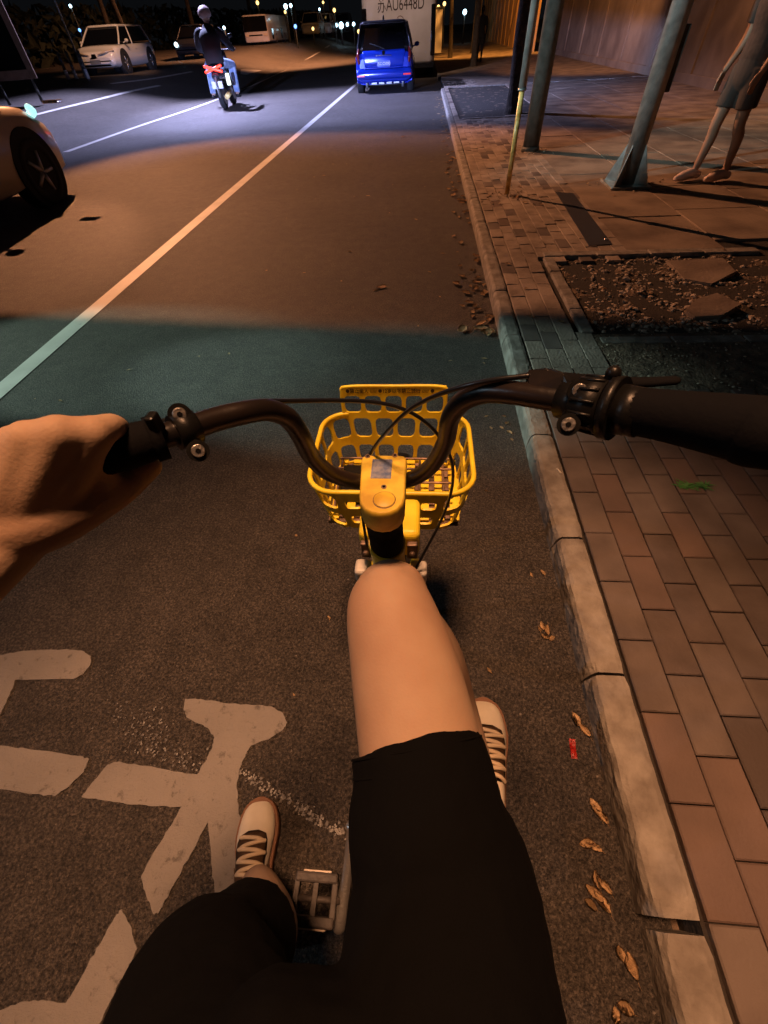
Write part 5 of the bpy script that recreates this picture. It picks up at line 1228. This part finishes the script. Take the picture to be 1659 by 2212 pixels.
# ------------------------------------------------------------------ litter and leaves
def leaf_mesh(seed):
    rnd = random.Random(seed); L = 1.0; Wd = rnd.uniform(.22, .34); bm = nb(); n = 10; cu = rnd.uniform(.05, .3); tw = rnd.uniform(-.6, .6); rows = []
    for i in range(n+1):
        t = i/n; w_ = Wd*math.sin(math.pi*min(t*1.02, 1))**.75*(1+.15*rnd.uniform(-1, 1))+.006; z = cu*(t-.5)**2*1.2+.05; row = []
        for j in (-1, -.5, 0, .5, 1):
            row.append(bm.verts.new((j*w_+.08*math.sin(t*3+seed), t-.5, z+abs(j)**1.4*w_*rnd.uniform(.1, .35)+.02*rnd.uniform(-1, 1)+tw*j*w_*(t-.5))))
        rows.append(row)
    for A, B in zip(rows, rows[1:]):
        for j in range(4): f = bm.faces.new((A[j], A[j+1], B[j+1], B[j])); f.smooth = True
    tube(bm, [(.08*math.sin(seed), -.5, cu*.3), (.02, -.62, cu*.4+.02), (.05, -.78, cu*.35)], [.014, .010, .006], 5, 2)
    bmesh.ops.solidify(bm, geom=list(bm.faces), thickness=.008)
    me = bpy.data.meshes.new('fallen_leaf'); bm.to_mesh(me); bm.free(); me.materials.append(M['leaf']); return me
LM = [leaf_mesh(k) for k in range(8)]
rnd = random.Random(77)
def leaf(p, size, ang, lab, grp, k=None):
    o = bpy.data.objects.new('fallen_leaf', rnd.choice(LM) if k is None else LM[k]); C.objects.link(o)
    o.location = (p[0], p[1], p[2]+size*.02); o.scale = (size,)*3; o.rotation_euler = (rnd.uniform(-.12, .12), rnd.uniform(-.15, .15), ang)
    return setp(o, lab, 'leaf', grp)
GL = 'curled dry leaf lying in the gutter along the foot of the kerb'; GG = 'dry leaves along the gutter'
for (u, v, s, a) in [(1172, 1352, .045, .3), (1183, 1362, .05, 2.9), (1178, 1375, .04, .9), (1192, 1380, .035, 2.2), (1165, 1360, .03, .1), (1243, 1555, .055, .35), (1262, 1578, .055, .45),
                     (1285, 1745, .06, .25), (1300, 1765, .05, .5), (1268, 1824, .055, 1.5), (1285, 1832, .045, 1.1), (1290, 1900, .05, .1), (1305, 1915, .05, .6), (1282, 1930, .06, .7), (1300, 1950, .06, .5),
                     (1275, 1955, .04, 1.0), (1365, 2085, .06, .1), (1342, 2060, .04, .2), (1350, 2180, .045, 1.2), (1330, 2195, .04, .2), (1148, 1242, .03, .4), (1172, 1238, .04, .2), (1083, 925, .04, .3), (1095, 915, .04, 2.6),
                     (1100, 935, .045, .8), (1060, 925, .035, .1), (1088, 900, .03, 1.4), (1105, 950, .03, .2), (973, 780, .035, 1.5), (1045, 775, .05, 1.2), (1050, 900, .03, 1.7), (1020, 675, .06, .4), (1033, 700, .05, 1.4), (1025, 610, .07, .9), (1045, 785, .03, .3), (1057, 1448, .03, .7)]:
    p = G(u, v); leaf(p, s*.80, a, GL, GG)
for k in range(125):
    y = 2.8+15*rnd.random()**1.5; x = KX-.02-abs(rnd.gauss(0, .10)); leaf((x, y, 0.006), rnd.uniform(.04, .095), rnd.uniform(0, 6.28), GL, GG)
OL = 'small dry leaf scrap lying out on the open asphalt'
for (u, v, s, a) in [(824, 622, .09, 1.3), (812, 628, .05, 2), (955, 548, .05, 1), (872, 296, .12, 1), (710, 1335, .02, .3), (795, 424, .06, 1), (640, 1157, .018, 1), (898, 475, .05, .5), (700, 380, .05, 2), (635, 1500, .012, 1), (1050, 1060, .02, 1), (755, 545, .05, 1), (430, 770, .02, 1)]:
    leaf(G(u, v), s, a, OL, 'leaf scraps on the open road')
for k in range(45):
    leaf((rnd.uniform(-2.4, .4), rnd.uniform(.4, 13), .004), rnd.uniform(.010, .035), rnd.uniform(0, 6.28), OL, 'leaf scraps on the open road')
for k in range(34):
    x, y = rnd.choice([(rnd.gauss(1.0, .18), rnd.gauss(5.9, .2)), (rnd.gauss(2.4, .3), rnd.gauss(6.1, .2)), (rnd.uniform(.66, 3), rnd.uniform(2.3, 4))])
    if x < .66: continue
    leaf((x, y, KZ+.004), rnd.uniform(.03, .07), rnd.uniform(0, 6.28), 'dry leaf on the pavement near the post feet and tree pit', 'dry leaves on the pavement')
bm = nb(); rows = []
for i in range(9):
    t_ = i/8; rows.append([bm.verts.new((x*.0085, (t_-.5)*.052, .002+.0025*math.sin(t_*7+x))) for x in (-1, 0, 1)])
for A, B in zip(rows, rows[1:]):
    for j in range(2): bm.faces.new((A[j], A[j+1], B[j+1], B[j]))
bmesh.ops.solidify(bm, geom=list(bm.faces), thickness=.001)
o = obj('wrapper', bm, M['red']); o.location = G(1237, 1618)+Vector((0, 0, .003)); o.rotation_euler = (0, 0, R(-6)); setp(o, 'small red strip of wrapper lying on the asphalt near the kerb', 'litter')
# weed between the pavers
pw0 = G(1500, 1050, .1); t = thing('weed', 'small green weed growing between the pavers at the right', 'weed', pw0)
bm = nb()
for k in range(90):
    a = rnd.uniform(0, 6.28); l_ = rnd.uniform(.012, .04); d_ = Vector((math.cos(a)*1.3, math.sin(a)*.7, rnd.uniform(.05, .5)))*l_; c_ = Vector((rnd.uniform(-.06, .05), rnd.gauss(0, .008), 0))
    s_ = d_.cross(Vector((0, 0, 1))).normalized()*.0022
    v0 = [bm.verts.new(q) for q in (c_-s_, c_+s_, c_+d_*.6+s_*1.3, c_+d_, c_+d_*.6-s_*1.3)]; bm.faces.new(v0)
obj('leaves', bm, M['grass'], t)
bm = nb(); tube(bm, [(-.06, .0, .002), (0, .004, .006), (.05, 0, .003)], .0015, 6, 3); obj('stem', bm, M['grass'], t)
# cigarette stub by the kerb
bm = nb(); cyl(bm, (0, 0, 0), (0, .035, 0), .004, seg=12); o = obj('cigarette_stub', bm, M['canvas']); o.location = G(1212, 1025, .1)+Vector((0, 0, .005)); o.rotation_euler = (0, 0, .4); setp(o, 'pale cigarette stub lying in the joint behind the kerb', 'litter')
